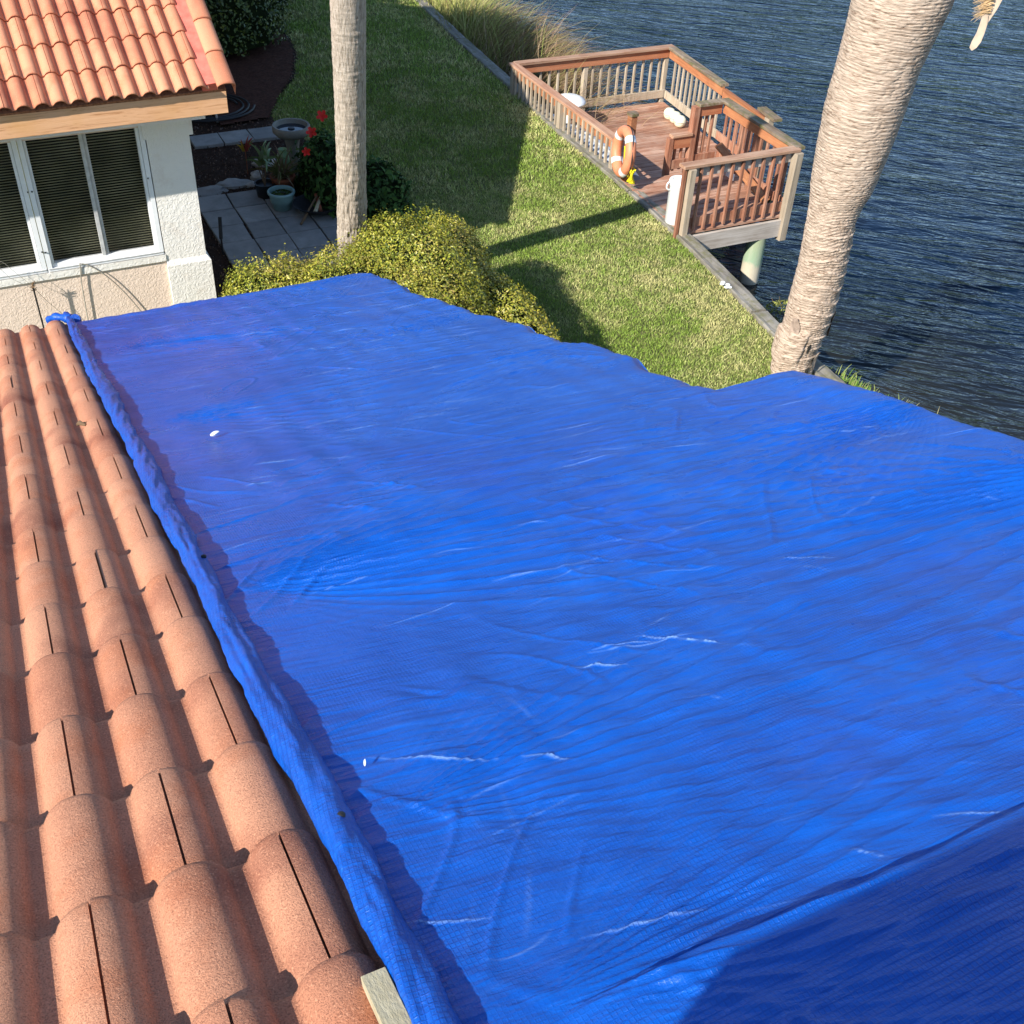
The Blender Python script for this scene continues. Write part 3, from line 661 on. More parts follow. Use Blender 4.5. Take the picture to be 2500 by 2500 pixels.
    dsp = .0035 * np.abs(fbm(tw * 2.2 + Yg * 9, Yg * 24, 19, 3) - .5) * 2 + .0055 * np.abs(fbm(tw * .9 + Yg * 3, Yg * 7 - tw * 1.3, 12, 3) - .5) * 2 + .004 * np.abs(np.sin(tw * 1.5 + Yg * 9)) ** 3 + .003 * vn(tw * 3, Yg * 16, 4)
    for f0 in (1.62, 2.42, 3.42, 4.1, 5.2, 6.1): dsp -= .006 * np.exp(-((Yg - f0) / .05) ** 2); dsp += .006 * np.exp(-((Yg - f0) / .22) ** 2) * np.abs(np.sin(tw * 3.5))
    flap = .007 * (np.cos(T) > .2) * ss(.2, 1, np.cos(T)) * (.4 + vn(Yg * 5, Yg * 0 + 3, 8))
    xx = cx + (rx + dsp + flap) * np.cos(T); zz = cz + (rz + dsp) * np.sin(T)
    Pt = O1 + np.stack([xx - O1[0], Yg - O1[1], (O1[1] - Yg) * math.tan(TH)], -1) + zz[..., None] * N1
    idx = np.arange(n * k).reshape(n, k); F = np.stack([idx[:-1], np.roll(idx, -1, 1)[:-1], np.roll(idx, -1, 1)[1:], idx[1:]], -1).reshape(-1, 4)
    hem = np_mesh('rolled_hem', Pt.reshape(-1, 3), F[:, ::-1], M_roll, tp, True, np.zeros(n * k))
    for px, py in ((652, 1581), (391, 1079)):
        x, y = inv_br(px, py); m = MB(); q = P1(x, y, .046); m.lathe(q, [(.0001, -.003), (.007, -.003), (.0075, .001), (.004, .004), (.0001, .0045)], 12); m.build('screw', M_black, tp)
    # knotted end at the eave
    m = MB(); P = []
    for t in np.linspace(0, 1, 16): P.append(P1(.28 - .13 * math.sin(t * PI * .55), 6.80 + .16 * t, .02 - .03 * t + .03 * math.sin(t * PI)))
    m.tube(P, [.030 - .012 * t + .006 * math.sin(t * 19) for t in np.linspace(0, 1, 16)], 14, r=0.)
    P = [P1(.30, 6.72 + .02 * i, .03 - .008 * i) for i in range(10)]; m.tube(P, [.03, .036, .04, .03, .034, .036, .028, .03, .024, .01], 12, r=0.)
    m.build('knot', M_roll, tp)
build_tarp()
# batten resting at the roll
bt = MB(); a = P1(.216, .735, .022); b = P1(.212, .05, .024)
bt.bar(a, b, .036, .020, up=tuple(N1), ch=.04); tag(bt.build('wooden_batten', M_batten), 'short pale pine batten lying on the tiles against the rolled edge of the blue tarp', 'batten')
def flake(px, py, L, name, label, cat, on=0.02, mat=None, wob=0):
    x, y = inv_br(px, py); m = MB(); q = [P1(x + L * t * math.cos(wob), y + L * t * math.sin(wob), on + .004 * math.sin(t * 3)) for t in np.linspace(-.5, .5, 5)]
    m.tube(q, [L * .10, L * .22, L * .25, L * .2, L * .06], 6); return tag(m.build(name, mat or M_plastic), label, cat)
flake(408, 831, .035, 'leaf_fragment', 'small white flake lying on the tarp towards its upper left', 'debris', .028)
flake(693, 1463, .010, 'leaf_fragment', 'tiny white chip lying on the tarp low near the rolled edge', 'debris', .028, None, 1.1)
x, y = inv_br(152, 803); m = MB()
m.tube([P1(x - .01, y + .03, .0), P1(x, y, .012), P1(x + .02, y - .03, .004)], [.006, .011, .005], 7); m.tube([P1(x, y, .01), P1(x + .035, y - .01, .01)], [.004, .003], 6)
tag(m.build('dead_twig', M_stalk), 'curled dry leaf and twig caught between two near roof tiles', 'debris')

# ================================================================== courtyard wires against the wing wall
st = thing('garden_stake', 'thin dark stake with a dried tuft and wire loop standing before the pink wall', 'stake', (.17, 10.86, 0))
m = MB(); m.tube([(.17, 10.86, 0), (.166, 10.86, .70)], .009, 8); m.build('rod', M_black, st)
m = MB()
for k in range(14): a = random.uniform(0, 6.3); m.tube([(.166, 10.86, .66 + k * .006), (.166 + .035 * math.cos(a), 10.86 + .03 * math.sin(a), .68 + k * .008)], [.006, .002], 5)
m.build('dried_tuft', M_stalk, st)
m = MB(); P = [(.15, 10.86, .74), (.06, 10.87, .86), (-.03, 10.88, .99), (-.06, 10.88, 1.02), (-.08, 10.88, 1.0), (-.08, 10.88, .94), (-.02, 10.87, .84), (.15, 10.86, .70)]
m.tube(P, .0022, 5); m.tube([(.17, 10.86, .70), (.27, 10.90, .50), (.42, 10.93, .26), (.5, 10.95, .0)], .0022, 5); m.build('wire_loop', M_wire, st)
m = MB(); P = []  # tube laid on the wall in place of a wire's cast shadow
for t in np.linspace(0, 1, 24):
    P.append((.60 - .0 + .62 * t + .0, 10.968, -.02 + (.86 if t > .0 else 0) * (min(1, t * 14) ** .6) * (1 - (t) ** 1.8 * .95)))
m.tube(P, .006, 6); tag(m.build('wire_shadow_line', M_wire), 'thin bent cable drawn as a tube in place of the wire shadow on the pink wall', 'shadow_line')

# ================================================================== PALMS
CAM = np.array([0, 0, CAM_Z])
def trunk(name, parent, cen, radf, z0, z1, mat, nz, nk, dispf, seed):
    z = np.linspace(z0, z1, nz); t = np.linspace(0, 2 * PI, nk + 1); Zg, T = np.meshgrid(z, t, indexing='ij')
    r = radf(Zg, T) + dispf(Zg, T); c = cen(Zg)
    Pp = np.stack([c[0] + r * np.cos(T), c[1] + r * np.sin(T), Zg], -1).reshape(-1, 3)
    idx = np.arange(nz * (nk + 1)).reshape(nz, nk + 1); F = np.stack([idx[:-1, :-1], idx[:-1, 1:], idx[1:, 1:], idx[1:, :-1]], -1).reshape(-1, 4)
    o = np_mesh(name, Pp, F, mat, parent, True); me = o.data; uv = me.uv_layers.new(name='UVMap')
    UV = np.stack([T / (2 * PI) * 3, Zg], -1).reshape(-1, 2)[F.ravel()]; uv.data.foreach_set('uv', UV.astype(np.float32).ravel()); return o
def ang_noise(Z, T, fz, ft, seed, o=3):
    # periodic in T by blending
    a = fbm(Z * fz, T / (2 * PI) * ft, seed, o); b = fbm(Z * fz, (T / (2 * PI) - 1) * ft, seed, o); k = ss(.85, 1, T / (2 * PI)); return a * (1 - k) + b * k
def crown(parent, c, n, L, mat, seed, droop=1.0):
    rs = np.random.default_rng(seed); V = []; F = []; C = []; nv = 0
    for k in range(n):
        az = 2 * PI * k / n + rs.uniform(-.2, .2); e0 = rs.uniform(-.3, 1.1); Lk = L * rs.uniform(.8, 1.1)
        pts = []; p = np.array(c, float); e = e0
        for s in range(15): pts.append(p.copy()); p = p + Lk / 14 * np.array([math.cos(az) * math.cos(e), math.sin(az) * math.cos(e), math.sin(e)]); e -= droop * .13
        for s in range(2, 14):
            for sg in (-1, 1):
                for q in (0, .5):
                    b = pts[s] * (1 - q) + pts[s + 1] * q if s < 14 else pts[s]; d = np.array([-math.sin(az), math.cos(az), 0]) * sg; tip = b + d * .42 * math.sin(PI * s / 15) + (pts[s] - pts[s - 1]) * 1.2 + np.array([0, 0, -.2])
                    w = (pts[s] - pts[s - 1]) * .12; V += [b - w, b + w, tip]; F.append((nv, nv + 1, nv + 2)); nv += 3; g = rs.uniform(.6, 1.1); C += [(.06 * g, .09 * g, .025 * g)] * 3
    return np_mesh('crown', V, F, M_leafm, parent, False, None, np.array(C))
# palm behind the clipped bush
pa = thing('palm_tree', 'slim pale palm trunk with vertical cracks rising behind the clipped golden bush', 'palm tree', (3.46, 10.855, 0))
def cen1(Z): return (3.46 - .08 * Z, 10.855 - .335 * Z)
def rad1(Z, T): return .150 + .03 * np.exp(-Z / .25) + .004 * np.sin(Z * 2.2) + .006 * np.sin(T + Z)
def dis1(Z, T):
    v = ang_noise(Z, T, 7, 34, 3, 3); h = ang_noise(Z, T, 26, 5, 8, 3); return .020 * (v - .5) * (.4 + ss(2.6, .8, Z)) + .010 * (h - .5) * (.5 + .5 * ss(.8, 2.4, Z)) + .014 * ss(.68, .85, ang_noise(Z, T, 5, 14, 12, 2)) * (Z < 1)
trunk('trunk', pa, cen1, rad1, -.05, 9.0, M_bark1, 1500, 150, dis1, 1)
crown(pa, (2.74, 7.84, 8.95), 22, 2.6, M_leafm, 4)
# palm by the seawall
pb = thing('palm_tree', 'thick ringed palm trunk bulging upward beside the seawall at the tarp edge', 'palm tree', (7.21, 7.64, 0))
Zk = np.array([0, .3, .57, .8, 1.2, 1.73, 1.9, 2.05, 2.4, 2.78, 3.2, 3.55, 3.7, 4.5, 5.5, 7.5])
Wk = np.array([75, 80, 82, 86, 85, 87, 96, 112, 127, 139, 143, 158, 166, 172, 170, 120.])
Dk = np.sqrt(7.2 ** 2 + 7.6 ** 2 + (6.2 - Zk) ** 2); Rk = Wk * 1.294 * Dk / 2700 / 2 * .96 * np.array([1.06, 1.0, 1, 1, 1, 1, 1, 1, 1, 1, 1, 1, 1, .98, .9, .9])
def cen2(Z):
    ln = np.interp(Z, [0, .3, .6, .8, 1.2, 1.75, 2.05, 2.4, 2.8, 3.2, 3.7, 5, 8], [0., .012, .045, .055, .065, .045, .07, .085, .10, .13, .19, .32, .6])
    return (7.21 + ln * .886, 7.64 - ln * .463)
def rad2(Z, T): return np.interp(Z, Zk, Rk) + .015 * np.sin(T * 2 + Z) * ss(.8, 0, Z)
def dis2(Z, T):
    ph = Z * 33 + 1.6 * ang_noise(Z, T, 1.6, 4, 5, 2) * 4 + .5 * np.sin(T)
    ring = (ph % 1) ** .6; up_ = ss(1.6, 2.1, Z)
    d = .010 * (ring - .5) * (1.0 - .25 * up_) * (.5 + ang_noise(Z, T, 4, 9, 31, 2)) + .010 * (ang_noise(Z, T, 12, 22, 9, 3) - .5)
    sc2 = ((Z * 7.5 + ang_noise(Z, T, 1.5, 5, 44, 2) * 1.5) % 1); d += .019 * (sc2 ** 2) * ss(1.9, 1.5, Z) * ss(.05, .3, Z) * (.2 + .8 * (np.cos(T + 1.0) > -.3))
    d -= .006 * (ang_noise(Z, T, 40, 70, 71, 2) < .36)
    d += .035 * ss(.66, .78, ang_noise(Z, T, 2.4, 5, 91, 2)) * ss(.85, .5, Z)
    return d
trunk('trunk', pb, cen2, rad2, -.05, 7.2, M_bark2, 1500, 190, dis2, 2)
M_oldbark = simple('old_bark', (.36, .27, .21), .9, .1, .4, 14, .6, 50)      # old bark flaps and hollows at the foot
for (aa, z, w_, h_) in ((3.55, .62, .09, .26), (5.75, .60, .10, .30), (3.7, .33, .05, .2), (5.0, .25, .06, .22)):
    m = MB(); cx, cy = cen2(np.array(z)); V = []
    for i in range(7):
        for j in range(5):
            t = aa + (j - 2) / 4 * w_ / .2 * math.sin(PI * (i + .6) / 7.4); zz = z + (i / 6 - .5) * h_; r = .243 + .026 * (i / 6) ** 2 + .006 * math.sin(j * 2 + i); V.append((cx + r * math.cos(t), cy + r * math.sin(t), zz))
    m.add(V, [(i * 5 + j, i * 5 + j + 1, i * 5 + j + 6, i * 5 + j + 5) for i in range(6) for j in range(4)], True); m.build('bark_flap', M_oldbark, pb)
for aa, z in ((4.42, .42), (4.7, .14)):
    m = MB(); cx, cy = cen2(np.array(z)); c = Vector((cx + .237 * math.cos(aa), cy + .237 * math.sin(aa), z)); m.tube([c + Vector((-.012, .0, -.05)), c, c + Vector((.014, 0, .045))], [.004, .017, .005], 8); m.build('hollow', M_dark, pb)  # near-black plugs stand in for the shade inside small bark hollows
crown(pb, (7.75, 7.3, 7.2), 26, 3.0, M_leafm, 8)
# dead frond base hanging below the crown
m = MB(); fx, fy = 8.45, 7.6
m.tube([(7.72, 7.32, 6.9), (8.25, 7.45, 6.3), (8.52, 7.56, 5.2), (8.55, 7.6, 4.2), (8.50, fy, 3.66)], [.03, .022, .018, .02, .03], 10)
NF = 6.95 / 7.6
def nf(m):
    m.v = [(x * NF, y * NF, CAM_Z + (z - CAM_Z) * NF) for x, y, z in m.v]; return m
fr_ = nf(m).build('dead_frond', M_fibre, pb)
def strip(m, pts, ws, th=.006, dirv=(.886, -.463, 0)):
    d = Vector(dirv); V = []; F = []
    for p, w_ in zip(pts, ws):
        p = Vector(p); V += [p - d * w_, p + d * w_, p + d * w_ * .6 + Vector((.46, .88, 0)) * th * 3, p - d * w_ * .6 + Vector((.46, .88, 0)) * th * 3]
    for i in range(len(pts) - 1):
        for j in range(4): F.append((i * 4 + j, i * 4 + (j + 1) % 4, (i + 1) * 4 + (j + 1) % 4, (i + 1) * 4 + j))
    F += [(3, 2, 1, 0), tuple(len(pts) * 4 - 4 + j for j in range(4))]; m.add(V, F, True)
m = MB(); strip(m, [(8.462, fy, 3.50), (8.472, fy, 3.42), (8.468, fy, 3.34), (8.448, fy, 3.265), (8.428, fy, 3.215), (8.425, fy, 3.19)], [.026, .034, .036, .042, .032, .004])
strip(m, [(8.575, fy, 3.80), (8.56, fy, 3.66), (8.535, fy, 3.54), (8.505, fy, 3.44), (8.488, fy, 3.39)], [.05, .048, .036, .018, .004]); nf(m).build('frond_base', M_boot, fr_)
m = MB()
for k in range(120):
    a = random.uniform(-.9, .3); L = random.uniform(.05, .16); s = Vector((8.47 + random.uniform(-.01, .05), fy + random.uniform(-.02, .02), random.uniform(3.50, 3.68)))
    e = s + Vector((-.886 * L * math.cos(a), .463 * L * math.cos(a), -abs(math.sin(a)) * L * .9)); m.tube([s, (s + e) / 2 + Vector((0, 0, .012)), e], [.0032, .0022, .0010], 4)
nf(m).build('fibre', M_fibre, fr_)
# ================================================================== LAWN GRASS
def blades(name, X, Y, Hh, Wd, C, seed, lean=.6, z0=0):
    rs = np.random.default_rng(seed); n = len(X); a = rs.uniform(0, 2 * PI, n); b = rs.uniform(0, 2 * PI, n); L = rs.uniform(.2, 1.0, n) * lean
    bx, by = np.cos(a) * Wd / 2, np.sin(a) * Wd / 2; z = np.full(n, z0, float) if np.isscalar(z0) else z0
    dx, dy = np.cos(b) * L * Hh, np.sin(b) * L * Hh; hz = Hh * np.sqrt(np.clip(1 - (L * .8) ** 2, .1, 1))
    V = np.stack([np.stack([X - bx, Y - by, z], -1), np.stack([X + bx, Y + by, z], -1), np.stack([X + dx * .5 + bx * .8, Y + dy * .5 + by * .8, z + hz * .7], -1), np.stack([X + dx, Y + dy, z + hz], -1), ], 1).reshape(-1, 3)
    V2 = V; F = np.arange(4 * n).reshape(-1, 4)
    return np_mesh(name, V2, F, M_blade, None, False, None, np.repeat(C, 4, 0))
rs = np.random.default_rng(3)
def lawn():
    Xs, Ys, Hs, Ws = [], [], [], []
    for (y0, y1, dens, hh, ww) in ((6.5, 10, 6200, .036, .0055), (10, 13, 5200, .038, .0065), (13, 17, 2600, .048, .010), (17, 24, 1500, .055, .014)):
        x0, x1 = 2.6, 8.6; n_ = int((x1 - x0) * (y1 - y0) * dens); x = rs.uniform(x0, x1, n_); y = rs.uniform(y0, y1, n_)
        k = (x < wallx(y) - .035) & ~in1(x, y) & (x > 3.6 + .0 * y) & (x / y > .25)
        x, y = x[k], y[k]; Xs.append(x); Ys.append(y); Hs.append(hh * rs.uniform(.5, 1.25, len(x))); Ws.append(np.full(len(x), ww) * rs.uniform(.7, 1.3, len(x)))
    X, Y, H_, W_ = map(np.concatenate, (Xs, Ys, Hs, Ws))
    p = fbm(X * 1.7, Y * 1.7, 21, 3) * .6 + fbm(X * 7, Y * 7, 5, 2) * .4
    edge = np.exp(-(wallx(Y) - X) / .35) * .35
    dry = np.clip((p - .50) * 2.6 + edge + rs.normal(0, .30, len(X)) + .22, 0, 1)
    g0 = np.array([.23, .33, .05]); g1 = np.array([.60, .54, .24]); C = g0 + (g1 - g0) * dry[:, None]
    C *= rs.uniform(.7, 1.3, len(X))[:, None]; stripe = .90 + .12 * ss(.35, .65, vn(X * 1.2 + Y * .3, Y * .12, 6)); C *= stripe[:, None]
    o = blades('lawn_grass', X, Y, H_, W_, C, 9, .9); tag(o, 'short clipped grass with green and straw coloured patches', 'grass', kind='stuff')
lawn()
# bark chips
n_ = 9000; x = rs.uniform(1.9, 5.4, n_); y = rs.uniform(11.1, 20, n_); k = in1(x, y); x, y = x[k], y[k]
C = np.array([.10, .06, .04]) * rs.uniform(.3, 2.4, len(x))[:, None]
o = blades('bark_chips', x, y, np.full(len(x), .022), np.full(len(x), .022), C, 4, 1.0, .035); tag(o, 'loose bark chips and dead leaves over the beds', 'mulch', kind='stuff')

# ================================================================== FOLIAGE
def leaf_cloud(name, parent, cen, nrm, size, C, mat, seed, asp=.55, jit=.5, fold=True):
    rs = np.random.default_rng(seed); n = len(cen); r = rs.normal(0, 1, (n, 3)) * jit + nrm; r /= np.linalg.norm(r, axis=1)[:, None]
    t = np.cross(r, rs.normal(0, 1, (n, 3))); t /= np.linalg.norm(t, axis=1)[:, None]; b = np.cross(r, t)
    s = size * rs.uniform(.6, 1.35, n)
    t = t * s[:, None]; b = b * (s * asp)[:, None]; up_ = r * (s * .22)[:, None]
    V = np.stack([cen - t, cen - b * .9 + up_ , cen + t, cen + b * .9 + up_], 1).reshape(-1, 3); i = np.arange(n) * 4
    F = np.concatenate([np.stack([i, i + 1, i + 2], -1), np.stack([i, i + 2, i + 3], -1)])
    return np_mesh(name, V, F, mat, parent, False, None, np.repeat(C, 4, 0))
def sphere_pts(n, seed, upper=True):
    rs = np.random.default_rng(seed); d = rs.normal(0, 1, (n, 3)); d /= np.linalg.norm(d, axis=1)[:, None]
    if upper: d[:, 2] = np.abs(d[:, 2])
    return d
def blob_r(d, seed, lump):
    a = np.arctan2(d[:, 1], d[:, 0]); return 1 + lump * (fbm(d[:, 0] * 2.6 + 9, d[:, 1] * 2.6 + d[:, 2] * 2, seed, 3) - .5) * 2 + lump * .9 * (fbm(d[:, 0] * 11 + 5, d[:, 1] * 11 + d[:, 2] * 8, seed + 3, 3) - .5) * 2
def bush(parent, ells, n, size, pal, seed, lump=.14, core=True, mat=M_leaf, sup=2.0, depth=.16):
    """ells: (cx,cy,cz,rx,ry,rz,rot)"""
    P = []; N = []; tot = sum(e[3] * e[4] + e[5] * e[3] for e in ells); rs = np.random.default_rng(seed)
    cores = MB()
    for q, e in enumerate(ells):
        k = int(n * (e[3] * e[4] + e[5] * e[3]) / tot); d = sphere_pts(k, seed + q)
        dd = np.sign(d) * np.abs(d) ** (2 / sup); r = blob_r(d, seed + q, lump); inn = 1 - depth * rs.random(k) ** 1.7 + .07 * rs.random(k) ** 9
        p = dd * np.array(e[3:6]) * (r * inn)[:, None]; nn = d / np.array(e[3:6]); nn /= np.linalg.norm(nn, axis=1)[:, None]
        c_, s_ = math.cos(e[6]), math.sin(e[6]); Rm = np.array([[c_, -s_, 0], [s_, c_, 0], [0, 0, 1]])
        P.append(p @ Rm.T + np.array(e[:3])); N.append(nn @ Rm.T)
        # solid dark core showing through the gaps between leaves
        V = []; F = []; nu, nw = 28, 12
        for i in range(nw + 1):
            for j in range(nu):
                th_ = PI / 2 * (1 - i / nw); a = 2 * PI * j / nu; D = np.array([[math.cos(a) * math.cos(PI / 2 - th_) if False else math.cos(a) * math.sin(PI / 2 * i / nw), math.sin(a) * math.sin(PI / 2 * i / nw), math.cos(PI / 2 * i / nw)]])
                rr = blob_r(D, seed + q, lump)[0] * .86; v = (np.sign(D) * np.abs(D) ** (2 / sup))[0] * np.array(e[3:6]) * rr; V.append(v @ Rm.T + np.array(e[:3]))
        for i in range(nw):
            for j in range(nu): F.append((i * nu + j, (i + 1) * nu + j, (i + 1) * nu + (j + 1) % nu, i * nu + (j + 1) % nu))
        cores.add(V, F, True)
    P = np.concatenate(P); N = np.concatenate(N)
    pal = np.array(pal); t = rs.random(len(P)); t = np.clip(t * .75 + .5 * (fbm(P[:, 0] * 3, P[:, 1] * 3 + P[:, 2] * 2, seed, 2) - .35), 0, .999) * (len(pal) - 1)
    i = t.astype(int); f = (t - i)[:, None]; C = pal[i] * (1 - f) + pal[i + 1] * f; C = C * rs.uniform(.75, 1.25, len(P))[:, None]
    fo = leaf_cloud('foliage', parent, P, N, size, C, mat, seed + 50)
    if core: cores.build('inner_core', M_dark_core, parent)
    return fo
gold = [(.09, .12, .012), (.17, .20, .018), (.27, .27, .025), (.36, .33, .035), (.38, .31, .06), (.36, .26, .08)]
gb = thing('clipped_bush', 'large rounded golden green bush between the tarp corner and the pale palm', 'bush', (3.2, 9, 0))
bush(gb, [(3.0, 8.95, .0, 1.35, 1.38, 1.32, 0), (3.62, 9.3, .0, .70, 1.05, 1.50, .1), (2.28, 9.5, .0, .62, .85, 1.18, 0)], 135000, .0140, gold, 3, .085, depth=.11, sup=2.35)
gb2 = thing('clipped_bush', 'narrower golden bush just right of the large one, over the lawn', 'bush', (4.3, 9, 0))
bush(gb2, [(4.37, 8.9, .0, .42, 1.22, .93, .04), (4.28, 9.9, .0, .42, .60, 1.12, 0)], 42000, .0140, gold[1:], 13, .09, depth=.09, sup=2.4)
# dark shrub beyond the wing roof
ds = thing('dark_shrub', 'big dark green shrub in shade beyond the far tiled roof', 'shrub', (4.2, 19.5, 0))
bush(ds, [(4.1, 20.2, .2, 1.35, 1.5, 2.0, 0), (5.0, 21.6, .2, 1.0, 1.2, 1.8, 0), (3.2, 20.6, .2, 1.2, 1.4, 2.4, 0)], 22000, .035, [(.02, .04, .008), (.05, .08, .015), (.10, .13, .02), (.07, .10, .02)], 23, .2)
# a broad tree added out of view so its shade covers the upper lawn
sh_t = thing('added_shade_tree', 'broad leafy tree added unseen beyond the top left to shade the upper lawn', 'tree', (1.5, 23, 0))
m = MB(); m.tube([(1.5, 23, 0), (1.55, 23, 2), (1.6, 23.1, 4)], [.25, .2, .14], 12); m.build('trunk', M_stalk, sh_t)
bush(sh_t, [(1.5, 22.5, 3.2, 2.6, 3.4, 3.6, 0)], 9000, .12, [(.03, .05, .01), (.06, .09, .02)], 33, .2)
# hibiscus beside the palm
hb = thing('hibiscus_bush', 'leafy dark green hibiscus with red blooms left of the palm trunk', 'shrub', (4.1, 13.3, 0))
hg = [(.015, .035, .008), (.03, .07, .014), (.05, .11, .02), (.07, .13, .025)]
bush(hb, [(4.02, 13.35, .0, .42, .75, .85, 0), (4.55, 13.0, .0, .42, .55, .55, 0)], 4200, .045, hg, 31, .25, True, M_leafm, 2.0, .4)
for (x_, y_, z_, s_) in ((4.17, 14.0, .86, .075), (3.90, 13.60, .82, .07), (3.66, 13.05, .80, .055)):
    m = MB(); nrm_ = Vector((-.35, -.75, .55)).normalized(); t_ = nrm_.cross(Vector((0, 0, 1))).normalized(); b_ = nrm_.cross(t_)
    for k in range(5):
        a = 2 * PI * k / 5 + x_; d_ = t_ * math.cos(a) + b_ * math.sin(a); e_ = t_ * -math.sin(a) + b_ * math.cos(a); c_ = Vector((x_, y_, z_))
        V = [c_, c_ + d_ * s_ * .5 - e_ * s_ * .36 + nrm_ * .012, c_ + d_ * s_ * .95 - e_ * s_ * .22 + nrm_ * .022, c_ + d_ * s_ * 1.05 + e_ * s_ * .1 + nrm_ * .012, c_ + d_ * s_ * .8 + e_ * s_ * .36 + nrm_ * .026, c_ + d_ * s_ * .4 + e_ * s_ * .3 + nrm_ * .012]
        m.add(V, [(0, 1, 2, 3), (0, 3, 4, 5)], True)
    m.tube([Vector((x_, y_, z_)), Vector((x_, y_, z_)) + nrm_ * .06], [.004, .006], 6)
    m.build('red_flower', M_red, hb)
# ornamental grass past the seawall
def arching(name, parent, n, cx, cy, z, rx, ry, L, pal, seed, lean=(.5, -.2), w=.006, mat=M_leafm, seg=6, drop=1.2, spread=.5):
    rs = np.random.default_rng(seed); V = []; F = []; C = []; nv = 0; pal = np.array(pal)
    for k in range(n):
        p = np.array([cx + rs.normal(0, rx), cy + rs.normal(0, ry), z]); a = rs.uniform(0, 2 * PI); sp = rs.random() * spread
        d = np.array([math.cos(a) * sp + lean[0] * rs.uniform(.3, 1), math.sin(a) * sp + lean[1] * rs.uniform(.3, 1), 1.0]); d /= np.linalg.norm(d); Lk = L * rs.uniform(.55, 1.1); sd = np.cross(d, [.3, .8, .2]); sd /= np.linalg.norm(sd) + 1e-9
        c = pal[rs.integers(len(pal))] * rs.uniform(.7, 1.3)
        for s in range(seg):
            ww = w * (1 - s / (seg - 1)) ** .7 + .0006; V += [p - sd * ww, p + sd * ww]; C += [c * (.8 + .3 * s / seg)] * 2
            if s: F.append((nv + 2 * s - 2, nv + 2 * s - 1, nv + 2 * s + 1, nv + 2 * s))
            p = p + d * Lk / (seg - 1); d = d + np.array([d[0] * .25, d[1] * .25, -drop / seg]); d /= np.linalg.norm(d)
        nv += 2 * seg
    return np_mesh(name, V, F, mat, parent, False, None, np.array(C))
og = thing('ornamental_grass', 'tall feathery olive and brown grass clump growing outside the seawall', 'grass clump', (8.7, 19, -.9))
arching('green_blades', og, 2600, 8.85, 20.6, -.75, .22, 1.3, 1.5, [(.30, .34, .08), (.44, .42, .13), (.5, .44, .18)], 3, (.35, -.25), .006)
arching('brown_blades', og, 5200, 9.05, 19.0, -.85, .32, 1.2, 1.6, [(.34, .20, .12), (.48, .34, .2), (.4, .33, .14), (.2, .14, .08)], 5, (.65, -.45), .005)
arching('dry_stems', og, 500, 8.75, 17.6, -.85, .18, .7, 1.25, [(.24, .17, .11), (.12, .085, .05), (.32, .27, .18)], 6, (.5, -.5), .005)
# weeds at the water's edge
for (x_, y_, n_, L_, lab, s_) in ((7.72, 7.15, 160, .16, 'bright green weeds sprouting behind the seawall right of the thick palm', 2), (7.9, 6.35, 90, .20, 'sparse straw coloured weeds at the seawall beside the tarp edge', 3)):
    t_ = thing('weed_clump', lab, 'weed', (x_, y_, -.3)); arching('foliage', t_, n_, x_ + .02, y_, -.12, .06, .18, L_, [(.16, .28, .04), (.3, .34, .1)] if s_ == 2 else [(.45, .40, .2), (.2, .25, .07)], s_, (.4, .1), .006)
t_ = thing('water_weed', 'leafy yellow green weed rising from the water near the seawall post', 'weed', (8.9, 9.6, -.9))
d_ = sphere_pts(260, 8); cen = d_ * np.array([.32, .36, .22]) + np.array([8.95, 9.75, -.88]); Cw = np.array([.28, .30, .07]) * rs.uniform(.5, 1.3, (260, 1)); leaf_cloud('leaves', t_, cen, d_, .035, Cw, M_leafm, 4, .3)
m = MB()
for k in range(22):
    a = random.uniform(0, 6.3); m.tube([(8.95, 9.75, -1.0), (8.95 + .3 * math.cos(a), 9.75 + .35 * math.sin(a), -.72)], [.004, .002], 5)
m.build('stems', M_stalk, t_)

# ================================================================== PATIO
def paver(x0, y0, x1, y1, z, lab, rz=0):
    m = MB(); j = lambda: random.uniform(-.008, .008); h = .045; b = .006
    V = [(x0 + j(), y0 + j(), z - h), (x1 + j(), y0 + j(), z - h), (x1 + j(), y1 + j(), z - h), (x0 + j(), y1 + j(), z - h)]
    V += [(a[0], a[1], z - b) for a in V[:4]] + [(a[0] + sx_ * b, a[1] + sy_ * b, z + random.uniform(-.003, .003)) for a, sx_, sy_ in zip(V[:4], (1, -1, -1, 1), (1, 1, -1, -1))]
    F = [(0, 1, 5, 4), (1, 2, 6, 5), (2, 3, 7, 6), (3, 0, 4, 7), (4, 5, 9, 8), (5, 6, 10, 9), (6, 7, 11, 10), (7, 4, 8, 11), (8, 9, 10, 11)]
    m.add(V, F); return tag(m.build('stone_paver', M_paver), lab, 'paver', 'square concrete pavers by the pillar')
xs_ = [2.35, 2.77, 3.18, 3.60]; ysr = [11.55, 12.02, 12.47, 12.92, 13.40, 13.86]
names_c = ['nearest the pillar', 'second from the pillar', 'third from the pillar', 'farthest from the pillar']
names_r = ['under the bush', 'at the bush edge', 'in the front visible row', 'in the second visible row', 'in the row by the bed']
for i in range(4):
    for j_ in range(5):
        if i == 3 and j_ > 3: continue
        x0, x1 = xs_[i], xs_[i] + .405
        paver(x0 + .008, ysr[j_] + .01, x1, ysr[j_ + 1] - .008, .062, 'grey square paver %s, %s' % (names_c[i], names_r[j_]))
